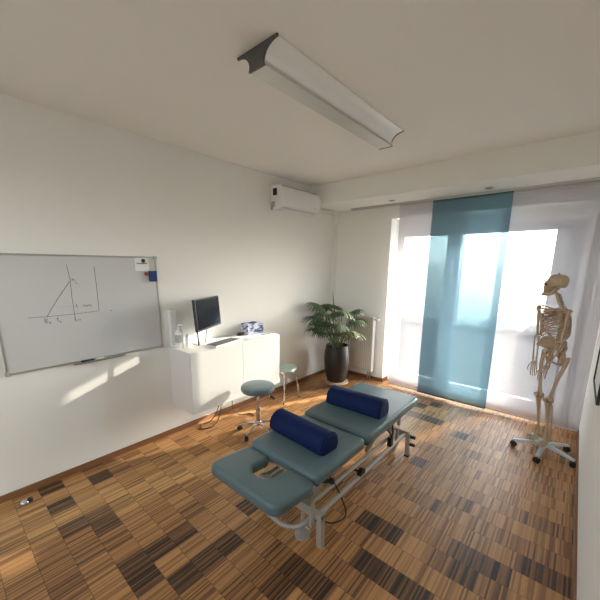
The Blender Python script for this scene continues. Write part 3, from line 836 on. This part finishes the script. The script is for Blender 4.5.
# ------------------------------------------------------------------ radiator
ra = thing('radiator', 'white panel radiator on the short wall behind the palm', 'radiator', (.63, 4.50, .0))
rx0, rx1, rz0, rz1, ry0, ry1 = .43, .835, .16, 1.035, 4.46, 4.54
bm = B(); bb(bm, (rx0+.01, ry0+.006, rz0), (rx1-.012, ry0+.02, rz1-.01))
n = 11
for k in range(n):
    x = rx0+.025+(rx1-rx0-.05)*k/(n-1); bb(bm, (x-.012, ry0, rz0+.03), (x+.012, ry0+.012, rz1-.045), .005)
obj('front_panel', bm, M['radiator'], ra)
for x in (rx0, rx1-.012): obj('side_cover', bb(B(), (x, ry0+.004, rz0), (x+.012, ry1, rz1), .003), M['white_plastic'], ra)
bm = B(); bb(bm, (rx0, ry0+.002, rz1-.006), (rx1, ry1, rz1+.003), .003); obj('top_grille', bm, M['radiator'], ra)
obj('back_panel', bb(B(), (rx0+.012, ry1-.02, rz0), (rx1-.012, ry1-.006, rz1-.01)), M['radiator'], ra)
bm = B(); tube(bm, [(rx1, 4.50, rz1-.03), (rx1+.02, 4.50, rz1-.03)], .012, 12); v = obj('valve', bm, M['black'], ra)
bm = B(); tube(bm, [(rx1+.018, 4.50, rz1-.03), (rx1+.03, 4.50, rz1-.03), (rx1+.075, 4.50, rz1-.03)], [.017, .021, .018], 16); obj('thermostat_head', bm, M['white_plastic'], v)
bm = B()
for x in (rx1-.075, rx1-.035): tube(bm, [(x, 4.50, .0), (x, 4.50, rz0+.004)], .011, 12)
bb(bm, (rx1-.095, 4.475, .07), (rx1-.018, 4.525, .105), .005); obj('supply_pipes', bm, M['chrome'], ra)
for x in (rx0+.06, rx1-.10): obj('wall_bracket', bb(B(), (x-.01, ry1-.008, .5), (x+.01, YB-.001, .9)), M['radiator'], ra)

# ------------------------------------------------------------------ palm in its pot
px_, py_ = .492, 3.985
st = thing('plant_trolley', 'round pale wooden plant trolley under the dark palm pot', 'plant trolley', (px_, py_, 0))
obj('board', lathe(B(), [(0, .045), (.185, .045), (.190, .050), (.190, .066), (.185, .070), (0, .070)], (px_, py_, 0), 40), M['tan_wood'], st)
for k in range(4):
    a = k*pi/2+.6
    castor(st, px_+.14*cos(a), py_+.14*sin(a), .047, .019, a+.7)
pl = thing('potted_palm', 'bushy green fan palm in a tall dark barrel-shaped pot in the corner', 'plant', (px_, py_, .0705))
Z = .071
obj('pot', lathe(B(), [(0, Z), (.128, Z), (.140, Z+.010), (.160, Z+.08), (.184, Z+.20), (.195, Z+.32), (.192, Z+.42), (.180, Z+.50), (.168, Z+.545), (.172, Z+.560), (.168, Z+.568), (.160, Z+.560), (.160, Z+.50), (0, Z+.50)], (px_, py_, 0), 48), M['pot'], pl, angle=50)
bm = B(); lathe(bm, [(0, Z+.502), (.10, Z+.528), (.159, Z+.522), (.159, Z+.505), (0, Z+.5015)], (px_, py_, 0), 32)
obj('soil', bm, M['soil'], pl)
def frond(azim, elev, length, fan, droop, seed, m):
    r = random.Random(seed)
    base = Vector((px_+.05*cos(azim), py_+.05*sin(azim), Z+.515)); d = Vector((cos(azim), sin(azim), 0))
    hub = base+d*length*cos(elev)+Vector((0, 0, length*sin(elev)))
    mid = base+(hub-base)*.55+Vector((0, 0, .06*length))-d*.04*length
    path = smooth_path([base, mid, hub], 6)
    bm = B(); tube(bm, path, [.0075, .0055, .004], 7); p = obj('frond_stalk', bm, M['stem'], pl)
    # fan of folded leaflets
    fwd = (path[-1]-path[-3]).normalized(); fwd = (fwd*.6+d*.75+Vector((0, 0, -.10))).normalized()
    side = fwd.cross(Vector((0, 0, 1))).normalized(); nrm = side.cross(fwd).normalized()
    bm = B(); nl = 19
    for k in range(nl):
        t = (k+.5)/nl*2-1
        a = t*radians(125)+r.uniform(-.03, .03)
        ld = fwd*cos(a)+side*sin(a)
        L = fan*(1-.28*abs(t)**2)*r.uniform(.9, 1.06)
        w = .0135*r.uniform(.85, 1.1)*(fan/.32)
        lat = ld.cross(nrm).normalized()
        segs = 7; rows = []
        for s in range(segs+1):
            f = s/segs
            c = hub+ld*L*f+nrm*(.05*L*sin(f*pi*.8)) + Vector((0, 0, -1))*droop*L*(f**2.2)
            # drooping tips pull inwards so leaflets keep their length
            c -= ld*L*.35*droop*f**2.5
            ww = w*(.35+.65*min(1, f*3.2))*(1-max(0, (f-.45)/.55)**1.6)+.0006
            rows.append((c-lat*ww, c+nrm*(-ww*.45), c+lat*ww))
        vs = [[bm.verts.new(q) for q in rw] for rw in rows]
        for a_, b_ in zip(vs, vs[1:]):
            bm.faces.new((a_[0], a_[1], b_[1], b_[0])); bm.faces.new((a_[1], a_[2], b_[2], b_[1]))
    o = obj('fan_leaf', bm, m, p, angle=80)
    md = o.modifiers.new('thick', 'SOLIDIFY'); md.thickness = .0006
D_ = radians
FR = [ # azimuth, elevation, stalk, fan, droop
 (200, 60, .50, .34, .38), (165, 50, .42, .34, .28), (250, 60, .46, .31, .45), (300, 62, .48, .30, .52), (265, 68, .60, .35, .62),
 (335, 55, .38, .31, .55), (15, 52, .30, .28, .45), (60, 60, .48, .30, .5), (110, 64, .52, .30, .4), (225, 52, .36, .30, .42),
 (285, 56, .34, .29, .50), (325, 56, .34, .27, .45), (5, 66, .48, .28, .5), (180, 72, .60, .32, .25), (200, 50, .34, .29, .40), (310, 74, .60, .32, .58), (150, 72, .62, .34, .35), (215, 70, .70, .32, .45), (30, 74, .60, .28, .5), (270, 64, .44, .28, .55)]
for i, (a, e, s, f, dr) in enumerate(FR):
    frond(D_(a), D_(e), s, f, dr, 30+i, M['leaf_light'] if i in (5, 6, 11) else M['leaf'])
# one unopened spear leaf
bm = B(); tube(bm, smooth_path([(px_-.02, py_+.02, Z+.51), (px_-.06, py_+.0, 1.1), (px_-.10, py_-.02, 1.46)], 6), [.007, .005, .009, .006, .001], 7); obj('spear_leaf', bm, M['leaf'], pl)

# ------------------------------------------------------------------ framed thing on the right wall
pf = thing('picture_frame', 'thin black picture frame on the right wall at the edge of the photo', 'picture', (W, 3.30, .88))
fb = B(); y0, y1, z0, z1 = 2.95, 3.62, .875, 1.55
for lo, hi in (((W-.020, y1-.02, z0), (W-.001, y1, z1)), ((W-.020, y0, z0), (W-.001, y0+.02, z1)), ((W-.020, y0+.02, z0), (W-.001, y1-.02, z0+.012)), ((W-.020, y0+.02, z1-.02), (W-.001, y1-.02, z1))): bb(fb, lo, hi, .002)
obj('frame', fb, M['black'], pf)
obj('picture', bb(B(), (W-.010, y0+.02, z0+.012), (W-.002, y1-.02, z1-.02)), M['paper'], pf)

# ------------------------------------------------------------------ skeleton model on its stand (front = local -Y, its left = +X)
sk = thing('skeleton_model', 'life-size ivory skeleton model on a grey five-star stand before the curtain', 'skeleton', (3.095, 3.80, 0), radians(-50))
LEAN = Vector((-.64, -.77, 0))*.085
def V(x, y, z):
    k = max(0., (z-1.0)/.46)
    return Vector((x, y, z))+LEAN*min(k, 1.15)
def bone(name, pts, rad, seg=8, parent=sk, flat=1., m=None, sm=5, raw=False):
    P = [Vector(p) if raw else V(*p) for p in pts]
    P = smooth_path(P, sm) if sm else P
    return loc_obj(name, tube(B(), P, rad, seg, flat), m or M['bone'], parent, angle=70)

# stand
hubc = Vector((.02, .025, 0))
bm = B(); lathe(bm, [(.026, .075), (.034, .08), (.034, .105), (.026, .118), (.014, .125)], hubc, 20); stand = loc_obj('stand_hub', bm, M['star'], sk)
loc_obj('stand_rod', tube(B(), [hubc+Vector((0, 0, .11)), hubc+Vector((0, 0, .6)), (0.01, .03, 1.04)], .009, 10), M['alu'], sk)
def w2l(x, y):
    v = Matrix.Rotation(radians(50), 3, 'Z') @ Vector((x-3.095, y-3.80, 0)); return v
hw_ = Matrix.Rotation(radians(-50), 3, 'Z') @ hubc + Vector((3.095, 3.80, 0))
base_a = math.atan2(3.55-hw_.y, 3.091-hw_.x)
for k in range(5):
    aw = base_a+k*2*pi/5; a = aw+radians(50)
    d = Vector((cos(a), sin(a), 0))
    bm = B(); pts = [hubc+d*.02+Vector((0, 0, .098)), hubc+d*.14+Vector((0, 0, .088)), hubc+d*.262+Vector((0, 0, .070))]
    s_ = Vector((-d.y, d.x, 0)); loops = []
    for p, w_, h_ in zip(pts, (.026, .022, .017), (.030, .024, .014)):
        loops.append([p+s_*w_*u+Vector((0, 0, h_*v)) for u, v in ((-1, -.5), (1, -.5), (.55, .5), (-.55, .5))])
    loft(bm, loops); loc_obj('stand_leg', bm, M['star'], sk)
    c = hubc+d*.252
    ax = Vector((cos(a+1.1+k), sin(a+1.1+k), 0)); r = .026
    bm = B(); tube(bm, [c+Vector((0, 0, r*1.2)), c+Vector((0, 0, .07))], .007, 8); tube(bm, [c+Vector((0, 0, r*1.05))-ax*.008, c+Vector((0, 0, r*1.05))+ax*.008], r*.6, 12)
    f = loc_obj('stand_caster', bm, M['black'], sk)
    bm = B()
    for s in (-1, 1): tube(bm, [c+Vector((0, 0, r))+ax*s*.005, c+Vector((0, 0, r))+ax*s*.020], r, 18)
    tube(bm, [c+Vector((0, 0, r))-ax*.02, c+Vector((0, 0, r))+ax*.02], .008, 8)
    loc_obj('wheel', bm, M['rubber'], f)

# spine: cartilage column with separate vertebrae
SP = [(.035, 1.085), (.030, 1.11), (.034, 1.145), (.052, 1.20), (.072, 1.28), (.084, 1.36), (.088, 1.43), (.074, 1.49), (.056, 1.54), (.036, 1.590)]
def spine_y(z):
    for (ya, za), (yb, zb) in zip(SP, SP[1:]):
        if z <= zb: t = (z-za)/(zb-za); t = max(0, t); t2 = t; return ya+(yb-ya)*t2
    return SP[-1][0]
spine = bone('spine', [(0, y, z) for y, z in SP], .0105, 10, m=M['disc'])
nv = 24
for k in range(nv):
    z = 1.092+(1.578-1.092)*(k/(nv-1))**.93
    s = 1.3-.38*k/(nv-1)
    y = spine_y(z); c = V(0, y, z); bm = B()
    lathe(bm, [(.017*s, -.0105*s), (.015*s, -.004*s), (.015*s, .004*s), (.017*s, .0105*s)], c, 12)
    tube(bm, [c+Vector((0, .010*s, 0)), c+Vector((0, .035*s, -.006)), c+Vector((0, .046*s, -.016))], [.007*s, .005*s, .0035*s], 6)
    tube(bm, [c+Vector((-.034*s, .020*s, .002)), c+Vector((0, .012*s, 0)), c+Vector((.034*s, .020*s, .002))], [.0035*s, .007*s, .0035*s], 6)
    loc_obj('vertebra', bm, M['bone'], spine, angle=70)

# rib cage
def rib_pts(i, s):
    z0 = 1.448-.0222*i
    w = [.062, .088, .104, .116, .124, .129, .131, .131, .129, .124, .112, .094][i]
    dp = [.050, .068, .080, .088, .094, .097, .098, .096, .090, .080, .070, .060][i]
    end = [172, 168, 164, 162, 160, 158, 154, 148, 140, 130, 100, 80][i]
    drop = [.030, .050, .062, .072, .082, .090, .098, .100, .098, .090, .065, .045][i]
    yb = spine_y(z0)+.012; yc = yb-dp+.02
    out = []
    for k in range(10):
        a = radians(4+(end-4)*k/9)
        x = w*(sin(a)**.8)
        y = yc+(dp)*cos(a)*(1.0)
        z = z0-drop*(.5-.5*cos(a))*1.0-.006*sin(a)
        out.append((s*max(x, .016), y, z))
    return out
ends = {}
for i in range(12):
    for s in (-1, 1):
        p = rib_pts(i, s)
        bone('rib', p, [.0060, .0074, .0068, .0054] if i < 10 else [.0056, .005, .0032], 6, sm=2, flat=1.0)
        ends[(i, s)] = p[-1]
STY = -.105
bone('sternum', [(0, STY+.012, 1.405), (0, STY, 1.37), (0, STY-.008, 1.30), (0, STY-.008, 1.245), (0, STY, 1.215)], [.023, .019, .016, .015, .006], 10, flat=.40)
for i in range(10):
    for s in (-1, 1):
        e = ends[(i, s)]
        if i < 7: tgt = (s*.014, STY-.004, 1.395-.0235*i)
        else: tgt = (s*(.045+.018*(i-7)), STY+.012+.012*(i-7), 1.235-.020*(i-7))
        bone('costal_cartilage', [e, ((e[0]+tgt[0])/2, (e[1]+tgt[1])/2-.006, min(e[2], tgt[2])+.2*abs(e[2]-tgt[2])), tgt], .0056, 6, m=M['disc'], sm=3)

# shoulder girdle
for s in (-1, 1):
    bone('clavicle', [(s*.018, -.095, 1.418), (s*.07, -.098, 1.432), (s*.12, -.050, 1.445), (s*.168, -.012, 1.452)], [.0095, .0065, .0065, .008], 8)
    bm = B()
    tri = [V(s*.155, .030, 1.425), V(s*.062, .098, 1.440), V(s*.060, .108, 1.36), V(s*.086, .098, 1.285), V(s*.125, .068, 1.36)]
    nrm = (tri[1]-tri[0]).cross(tri[3]-tri[0]).normalized()*.0028
    loft(bm, [[p-nrm for p in tri], [p+nrm for p in tri]])
    tube(bm, [V(s*.062, .108, 1.410), V(s*.115, .088, 1.432), V(s*.175, .022, 1.458)], [.005, .008, .010], 8, .7)
    tube(bm, [V(s*.125, .068, 1.36), V(s*.150, .030, 1.415)], [.005, .011], 8)
    tube(bm, [V(s*.14, .02, 1.43), V(s*.135, -.025, 1.425)], [.007, .006], 7)
    loc_obj('scapula', bm, M['bone'], sk, angle=60)

# arms
def arm(s, sh, el, wr, out, curl):
    sh, el, wr = Vector(sh), Vector(el), Vector(wr)
    d = (el-sh).normalized()
    bm = B(); ball(bm, sh, .021, 12); tube(bm, smooth_path([sh+d*.005, sh+d*.04, sh.lerp(el, .5), el-d*.035, el], 4), [.019, .014, .0105, .0115, .019], 9)
    ball(bm, el+Vector((.012*s, 0, .004)), .014, 10); ball(bm, el-Vector((.014*s, 0, -.004)), .014, 10)
    loc_obj('humerus', bm, M['bone'], sk, angle=70)
    f = (wr-el).normalized(); q = out.normalized()
    for name, o, r in (('radius_bone', .013, [.010, .0062, .0062, .011]), ('ulna', -.011, [.013, .007, .0055, .0065])):
        bm = B(); tube(bm, smooth_path([el+q*o*1.0+f*.012, el.lerp(wr, .3)+q*o*1.35, el.lerp(wr, .7)+q*o*1.25, wr+q*o*.95-f*.004], 4), r, 8)
        loc_obj(name, bm, M['bone'], sk, angle=70)
    # hand: carpals, palm bones, five fingers
    n = q.cross(f).normalized()
    bm = B()
    for k in range(4):
        for j in range(2): ball(bm, wr+f*(.010+.013*j)+q*(-.017+.0115*k), .0078, 8)
    hand = loc_obj('hand', bm, M['bone'], sk, angle=80)
    for k in range(5):
        t = 2-k if k else 2.9
        if k == 0:  # thumb leaves the side of the palm
            b0 = wr+f*.022+q*.020; dirs = [(f*.72+q*.62+n*.25*curl), (f*.86+q*.38+n*.35*curl), (f*.95+q*.1+n*.5*curl)]; L = [.040, .030, .022]
        else:
            off = .019-.0125*(k-1); b0 = wr+f*.028+q*off*.85
            spread = q*(.14-.09*(k-1))
            dirs = [f+spread, f+spread*.8+n*.35*curl, f*.9+n*.75*curl, f*.65+n*1.0*curl]
            sc_f = [0, .96, 1.04, .98, .80][k]; L = [.058*sc_f, .037*sc_f, .024*sc_f, .017*sc_f]
        bm = B(); p = b0
        for dd, l in zip(dirs, L):
            dd = dd.normalized(); e = p+dd*l
            tube(bm, [p, p+dd*l*.15, p+dd*l*.5, p+dd*l*.85, e], [.0042, .0058, .0036, .0050, .0040], 7); p = e+dd*.001
        loc_obj('finger', bm, M['bone'], hand, angle=80)
arm(-1, V(-.182, .005, 1.437), V(-.200, -.020, 1.160), V(-.178, -.060, .905), Vector((-.35, -.9, 0)), .8)
arm(1, V(.182, .005, 1.437), V(.158, -.065, 1.165), V(.075, -.120, .930), Vector((-.45, -.85, 0)), 1.0)

# pelvis: sacrum, two hip bones
PZ = .058
bm = B()
tube(bm, smooth_path([V(0, .040, 1.045+PZ), V(0, .062, 1.00+PZ), V(0, .078, .95+PZ), V(0, .072, .915+PZ), V(0, .060, .895+PZ)], 4), [.040, .034, .024, .012, .006], 12, .5)
sac = loc_obj('sacrum', bm, M['bone'], sk, angle=70)
HIPX, HIPZ = .082, .968+PZ
for s in (-1, 1):
    bm = B()
    # flared wing as a curved sheet
    nu, nv2 = 12, 6; th = .0042; G_ = []
    for a in range(nu+1):
        u = a/nu                                # 0 back at the sacrum, 1 front spine
        row = []
        crest = Vector((s*(.040+.100*sin(u*pi*.62)), .075-.155*u, 1.055+PZ+.060*sin(min(1, u*1.15)*pi)**.9-.038*u))
        low = Vector((s*(.045+.035*u), .055-.085*u, .985+PZ+.004*u))
        for b in range(nv2+1):
            v = b/nv2; p = low.lerp(crest, v); p += Vector((-s*.016*sin(v*pi), 0, 0)); row.append(V(*p))
        G_.append(row)
    for side in (1, -1):
        vv = [[bm.verts.new(p+Vector((s*th*side*(1.6 if b == nv2 else 1), 0, 0))) for b, p in enumerate(r)] for r in G_]
        for a in range(nu):
            for b in range(nv2): bm.faces.new((vv[a][b], vv[a+1][b], vv[a+1][b+1], vv[a][b+1]))
        if side == 1: v1 = vv
    for a in range(nu):
        for b in (0, nv2): bm.faces.new((v1[a][b], v1[a+1][b], vv[a+1][b], vv[a][b]))
    for b in range(nv2):
        for a in (0, nu): bm.faces.new((v1[a][b], v1[a][b+1], vv[a][b+1], vv[a][b]))
    tube(bm, smooth_path([G_[k][-1] for k in range(0, nu+1, 2)], 3), [.010, .009, .008, .009], 8)
    # socket ring, pubic and ischial rami
    c = V(s*HIPX, -.008, HIPZ)
    R_ = Vector((s*.85, -.5, -.2)).to_track_quat('Z', 'Y').to_matrix()
    lathe(bm, [(0, -.030), (.026, -.026), (.036, -.004), (.034, .004), (.028, .004), (.024, -.012), (0, -.020)], c, 18, R_)
    tube(bm, smooth_path([c+Vector((-s*.015, -.02, .0)), V(s*.045, -.062, .955+PZ), V(s*.010, -.078, .940+PZ)], 4), [.016, .009, .011], 8)
    tube(bm, smooth_path([V(s*.008, -.078, .925+PZ), V(s*.030, -.055, .895+PZ), V(s*.058, -.015, .875+PZ), V(s*.066, .016, .885+PZ), c+Vector((-s*.012, .024, -.010))], 4), [.009, .007, .013, .014, .018], 8)
    tube(bm, [V(s*.075, -.01, .985+PZ), V(s*.060, .04, 1.0+PZ), V(s*.040, .07, 1.03+PZ)], [.020, .014, .016], 8)
    loc_obj('hip_bone', bm, M['bone'], sk, angle=65)
bm = B(); tube(bm, [V(-.010, -.079, .932+PZ), V(.010, -.079, .932+PZ)], .012, 8); loc_obj('pubic_disc', bm, M['disc'], sk)

# legs
def leg(s, kx, ky, kz, ax_, ay, az):
    hip = V(s*.100, -.012, .960+PZ); kn = Vector((kx, ky, kz)); an = Vector((ax_, ay, az))
    tro = hip+Vector((s*.050, .014, -.010))
    bm = B(); ball(bm, hip, .0235, 14)
    tube(bm, [hip, hip+Vector((s*.028, .008, -.016)), tro+Vector((-s*.006, 0, -.022))], [.014, .014, .019], 10)
    ball(bm, tro, (.016, .017, .022), 10)
    tube(bm, smooth_path([tro+Vector((-s*.008, 0, -.015)), tro.lerp(kn, .2)+Vector((s*.004, -.006, 0)), tro.lerp(kn, .5)+Vector((s*.002, -.012, 0)), tro.lerp(kn, .85), kn+Vector((0, 0, .022))], 4), [.020, .0155, .0135, .0165, .027], 12)
    for q in (-1, 1): ball(bm, kn+Vector((q*.021, .006, .018)), (.018, .026, .022), 12)
    loc_obj('femur', bm, M['bone'], sk, angle=70)
    bm = B(); ball(bm, kn+Vector((0, -.042, .018)), (.018, .010, .021), 12); loc_obj('kneecap', bm, M['bone'], sk)
    bm = B(); ball(bm, kn+Vector((0, .002, -.008)), (.034, .028, .007), 14); loc_obj('meniscus', bm, M['disc'], sk)
    bm = B(); tube(bm, smooth_path([kn+Vector((0, .002, -.012)), kn+Vector((0, 0, -.035)), kn.lerp(an, .3)+Vector((-s*.002, -.004, 0)), kn.lerp(an, .7), an+Vector((0, 0, .035)), an+Vector((-s*.004, 0, .006))], 4), [.033, .024, .0145, .0115, .0145, .021], 12)
    loc_obj('tibia', bm, M['bone'], sk, angle=70)
    fo = Vector((s*.034, .016, 0))
    bm = B(); tube(bm, smooth_path([kn+fo+Vector((0, 0, -.028)), kn+fo*1.1+Vector((0, 0, -.06)), kn.lerp(an, .5)+fo, an+fo*.72+Vector((0, 0, .03)), an+fo*.70+Vector((0, 0, -.012))], 4), [.011, .0065, .006, .007, .010], 8)
    loc_obj('fibula', bm, M['bone'], sk, angle=70)
    FT = Matrix.Translation(an) @ Matrix.Rotation(radians(30), 4, 'Z') @ Matrix.Scale(.9, 4) @ Matrix.Translation(-an)
    # foot: heel and ankle bones, then five toe rays
    bm = B(); g = an.z-.055
    ball(bm, an+Vector((0, 0, -.014)), (.022, .027, .016), 12)
    ball(bm, an+Vector((0, .045, -.036)), (.017, .034, .021), 12)
    for q in (-1, 0, 1): ball(bm, an+Vector((q*.016, -.040, -.026)), (.012, .020, .012), 10)
    for q in range(4): ball(bm, an+Vector((-.026+q*.017, -.066, -.032)), (.010, .014, .010), 8)
    bmesh.ops.transform(bm, verts=bm.verts, matrix=FT); foot = loc_obj('foot', bm, M['bone'], sk, angle=80)
    for k in range(5):
        o = (-.028+.0145*k)*s*1.0
        st = an+Vector((o, -.075+.004*k, -.034)); L = [.064, .066, .062, .058, .053][k]; L2 = [.050, .046, .042, .038, .033][k]
        dr = Vector((o*.28, -1, -.16)).normalized()
        bm = B(); e = st+dr*L; tube(bm, [st, st+dr*L*.2, st+dr*L*.6, st+dr*L*.9, e], [.007, .0065, .0045, .0075, .006], 7)
        d2 = Vector((o*.15, -1, -.10)).normalized(); e2 = e+d2*L2; rr_ = .0058 if k == 0 else .0042
        tube(bm, [e+d2*.002, e+d2*L2*.3, e+d2*L2*.55, e+d2*L2*.75, e2], [rr_*1.15, rr_*.8, rr_*1.15, rr_*.8, rr_*.8], 7)
        bmesh.ops.transform(bm, verts=bm.verts, matrix=FT); loc_obj('toe', bm, M['bone'], foot, angle=80)
leg(-1, -.062, -.045, .575, -.060, .006, .178)
leg(1, .062, -.045, .570, .060, .006, .178)

# skull, turned to its right
SC = V(0, .018, 1.668); SR = Matrix.Rotation(radians(-42), 4, 'Z')
TS = Matrix.Translation(SC) @ SR @ Matrix.Scale(.94, 4)
bm = B()
q = bmesh.ops.create_uvsphere(bm, u_segments=40, v_segments=28, radius=1)
for v in q['verts']:
    x, y, z = v.co
    pw = 2.6; k_ = (abs(x)**pw+abs(y)**pw+abs(z)**pw)**(1/pw); x, y, z = x/k_, y/k_, z/k_
    # braincase: longer than wide, wider at the back
    X = x*(.066+.006*max(0, y)); Y = y*.086+.010; Zz = z*.072+.026
    if z < -.45: Zz = max(Zz, -.022-.010*max(0, y))
    # temples pinched behind the brow
    if y < -.2: X *= 1-.16*max(0, 1-abs(z+.15)*1.6)*min(1, (-y-.2)*1.8)
    v.co = Vector((X, Y, Zz))
# face block
def ring(y, w, z0, z1): return [Vector((w*cos(t), y, (z0+z1)/2+(z1-z0)/2*sin(t))) for t in [2*pi*k/16 for k in range(16)]]
loft(bm, [ring(.020, .034, -.058, .020), ring(-.030, .044, -.076, .020), ring(-.066, .048, -.080, .026), ring(-.086, .040, -.080, .014), ring(-.094, .028, -.078, -.018)])
for s in (-1, 1):
    tube(bm, smooth_path([(s*.012, -.086, .022), (s*.036, -.082, .026), (s*.052, -.062, .014), (s*.054, -.056, -.006)], 4), [.008, .008, .007, .006], 8)      # brow and outer rim
    tube(bm, smooth_path([(s*.018, -.084, -.030), (s*.042, -.072, -.024), (s*.058, -.040, -.020), (s*.066, .000, -.014)], 4), [.009, .010, .006, .005], 8)   # cheek arch
    tube(bm, [(s*.058, .022, -.022), (s*.050, .026, -.052)], [.012, .006], 8)
tube(bm, smooth_path([(0, -.092, .014), (0, -.101, -.004), (0, -.104, -.014)], 4), [.007, .006, .005], 8, .8)
bmesh.ops.transform(bm, verts=bm.verts, matrix=TS)
skull = loc_obj('skull', bm, M['bone'], sk, angle=80)
M['socket'] = mat('socket_shade', (.05, .035, .025), .9)  # dark colour paints the shade of the eye and nose hollows on solid shapes
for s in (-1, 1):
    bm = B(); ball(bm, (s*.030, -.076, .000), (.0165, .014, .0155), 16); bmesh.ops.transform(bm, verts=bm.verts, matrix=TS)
    loc_obj('eye_socket_shade', bm, M['socket'], skull)
bm = B(); tube(bm, [(0, -.090, -.012), (0, -.0925, -.026), (0, -.091, -.034)], [.004, .011, .007], 10, .6); bmesh.ops.transform(bm, verts=bm.verts, matrix=TS); loc_obj('nose_shade', bm, M['socket'], skull)
bm = B()
for k in range(12):
    a = radians(-75+150*k/11); 
    box(bm, (.026*sin(a), -.062-.030*cos(a), -.080), (.0066, .006, .014), (0, 0, a*.9), .0015)
bmesh.ops.transform(bm, verts=bm.verts, matrix=TS); loc_obj('upper_teeth', bm, M['bone'], skull)
bm = B()
pts = smooth_path([(-.052, .004, -.030), (-.050, -.006, -.070), (-.042, -.045, -.093), (-.020, -.084, -.100), (0, -.092, -.101), (.020, -.084, -.100), (.042, -.045, -.093), (.050, -.006, -.070), (.052, .004, -.030)], 5)
tube(bm, pts, [.011, .019, .018, .016, .016, .016, .018, .019, .011], 9)
bmesh.ops.transform(bm, verts=bm.verts, matrix=TS); jaw = loc_obj('jaw', bm, M['bone'], sk, angle=80)
bm = B()
for k in range(10):
    a = radians(-70+140*k/9)
    box(bm, (.024*sin(a), -.060-.029*cos(a), -.089), (.0060, .006, .012), (0, 0, a*.9), .0015)
bmesh.ops.transform(bm, verts=bm.verts, matrix=TS); loc_obj('lower_teeth', bm, M['bone'], jaw)
bm = B(); tube(bm, [(0, .01, .098), (0, .01, .112)], [.007, .005], 10); bmesh.ops.transform(bm, verts=bm.verts, matrix=TS); loc_obj('crown_screw', bm, M['black'], skull)


# ------------------------------------------------------------------ light
sun = bpy.data.lights.new('sun', 'SUN'); so = bpy.data.objects.new('sun', sun); COL.objects.link(so)
SUN_AZ, SUN_SL = 2.4, .35       # ratio dy/dx and slope dz/dy of the sunbeam in the room
d = Vector((-1/SUN_AZ, -1, -SUN_SL)); so.rotation_euler = d.to_track_quat('-Z', 'Y').to_euler()
so.location = (5, 12, 5); sun.energy = 11.5; sun.angle = radians(.6); sun.color = (1, .90, .76)
w = bpy.data.worlds.new('world'); scene.world = w; w.use_nodes = True
nt = w.node_tree; bg = nt.nodes['Background']
sky = nt.nodes.new('ShaderNodeTexSky'); sky.sky_type = 'NISHITA'; sky.sun_disc = False
sky.sun_elevation = math.atan(SUN_SL*.91); sky.sun_rotation = math.atan2(1/SUN_AZ, 1); sky.air_density = 1; sky.dust_density = 3; sky.altitude = 200
mixw = nt.nodes.new('ShaderNodeMix'); mixw.data_type = 'RGBA'; mixw.inputs[0].default_value = .22
mixw.inputs[7].default_value = (1.0, 1.0, 1.03, 1)
sc_ = nt.nodes.new('ShaderNodeMix'); sc_.data_type = 'RGBA'; sc_.blend_type = 'MULTIPLY'; sc_.inputs[0].default_value = 1; sc_.inputs[7].default_value = (.64, .63, .63, 1)
hs_ = nt.nodes.new('ShaderNodeHueSaturation'); hs_.inputs['Saturation'].default_value = .35; nt.links.new(sky.outputs[0], hs_.inputs['Color']); nt.links.new(hs_.outputs[0], sc_.inputs[6]); nt.links.new(sc_.outputs[2], mixw.inputs[6]); nt.links.new(mixw.outputs[2], bg.inputs[0])
bg.inputs[1].default_value = 2.6
pt = bpy.data.lights.new('front_daylight_portal', 'AREA'); po = bpy.data.objects.new('front_daylight_portal', pt); COL.objects.link(po)
pt.shape = 'RECTANGLE'; pt.size = FX1-FX0; pt.size_y = FZ1-FZ0; po.location = ((FX0+FX1)/2, Y0-.13, (FZ0+FZ1)/2); po.rotation_euler = (radians(90), 0, 0)
pt.cycles.is_portal = True
pt = bpy.data.lights.new('window_daylight_portal', 'AREA'); po = bpy.data.objects.new('window_daylight_portal', pt); COL.objects.link(po)
pt.shape = 'RECTANGLE'; pt.size = 2.35; pt.size_y = 2.5; po.location = (2.14, 4.93, 1.25); po.rotation_euler = (radians(-90), 0, 0)
pt.cycles.is_portal = True

# ------------------------------------------------------------------ camera and view
cd = bpy.data.cameras.new('camera'); co = bpy.data.objects.new('camera', cd); COL.objects.link(co)
cd.sensor_width = 36; cd.lens = FPX/600*36; cd.shift_y = (PY-300)/600; cd.clip_start = .02
R = Matrix((RT, UP, -FW)).transposed().to_4x4(); R.translation = CAM; co.matrix_world = R
scene.camera = co
vs_ = scene.view_settings
vs_.view_transform = 'Standard'; vs_.look = 'None'; vs_.gamma = 1; vs_.exposure = 0.90; vs_.use_curve_mapping = False
cyc = scene.cycles
cyc.max_bounces = 14; cyc.diffuse_bounces = 8; cyc.transparent_max_bounces = 16; cyc.glossy_bounces = 4
cyc.sample_clamp_indirect = 8
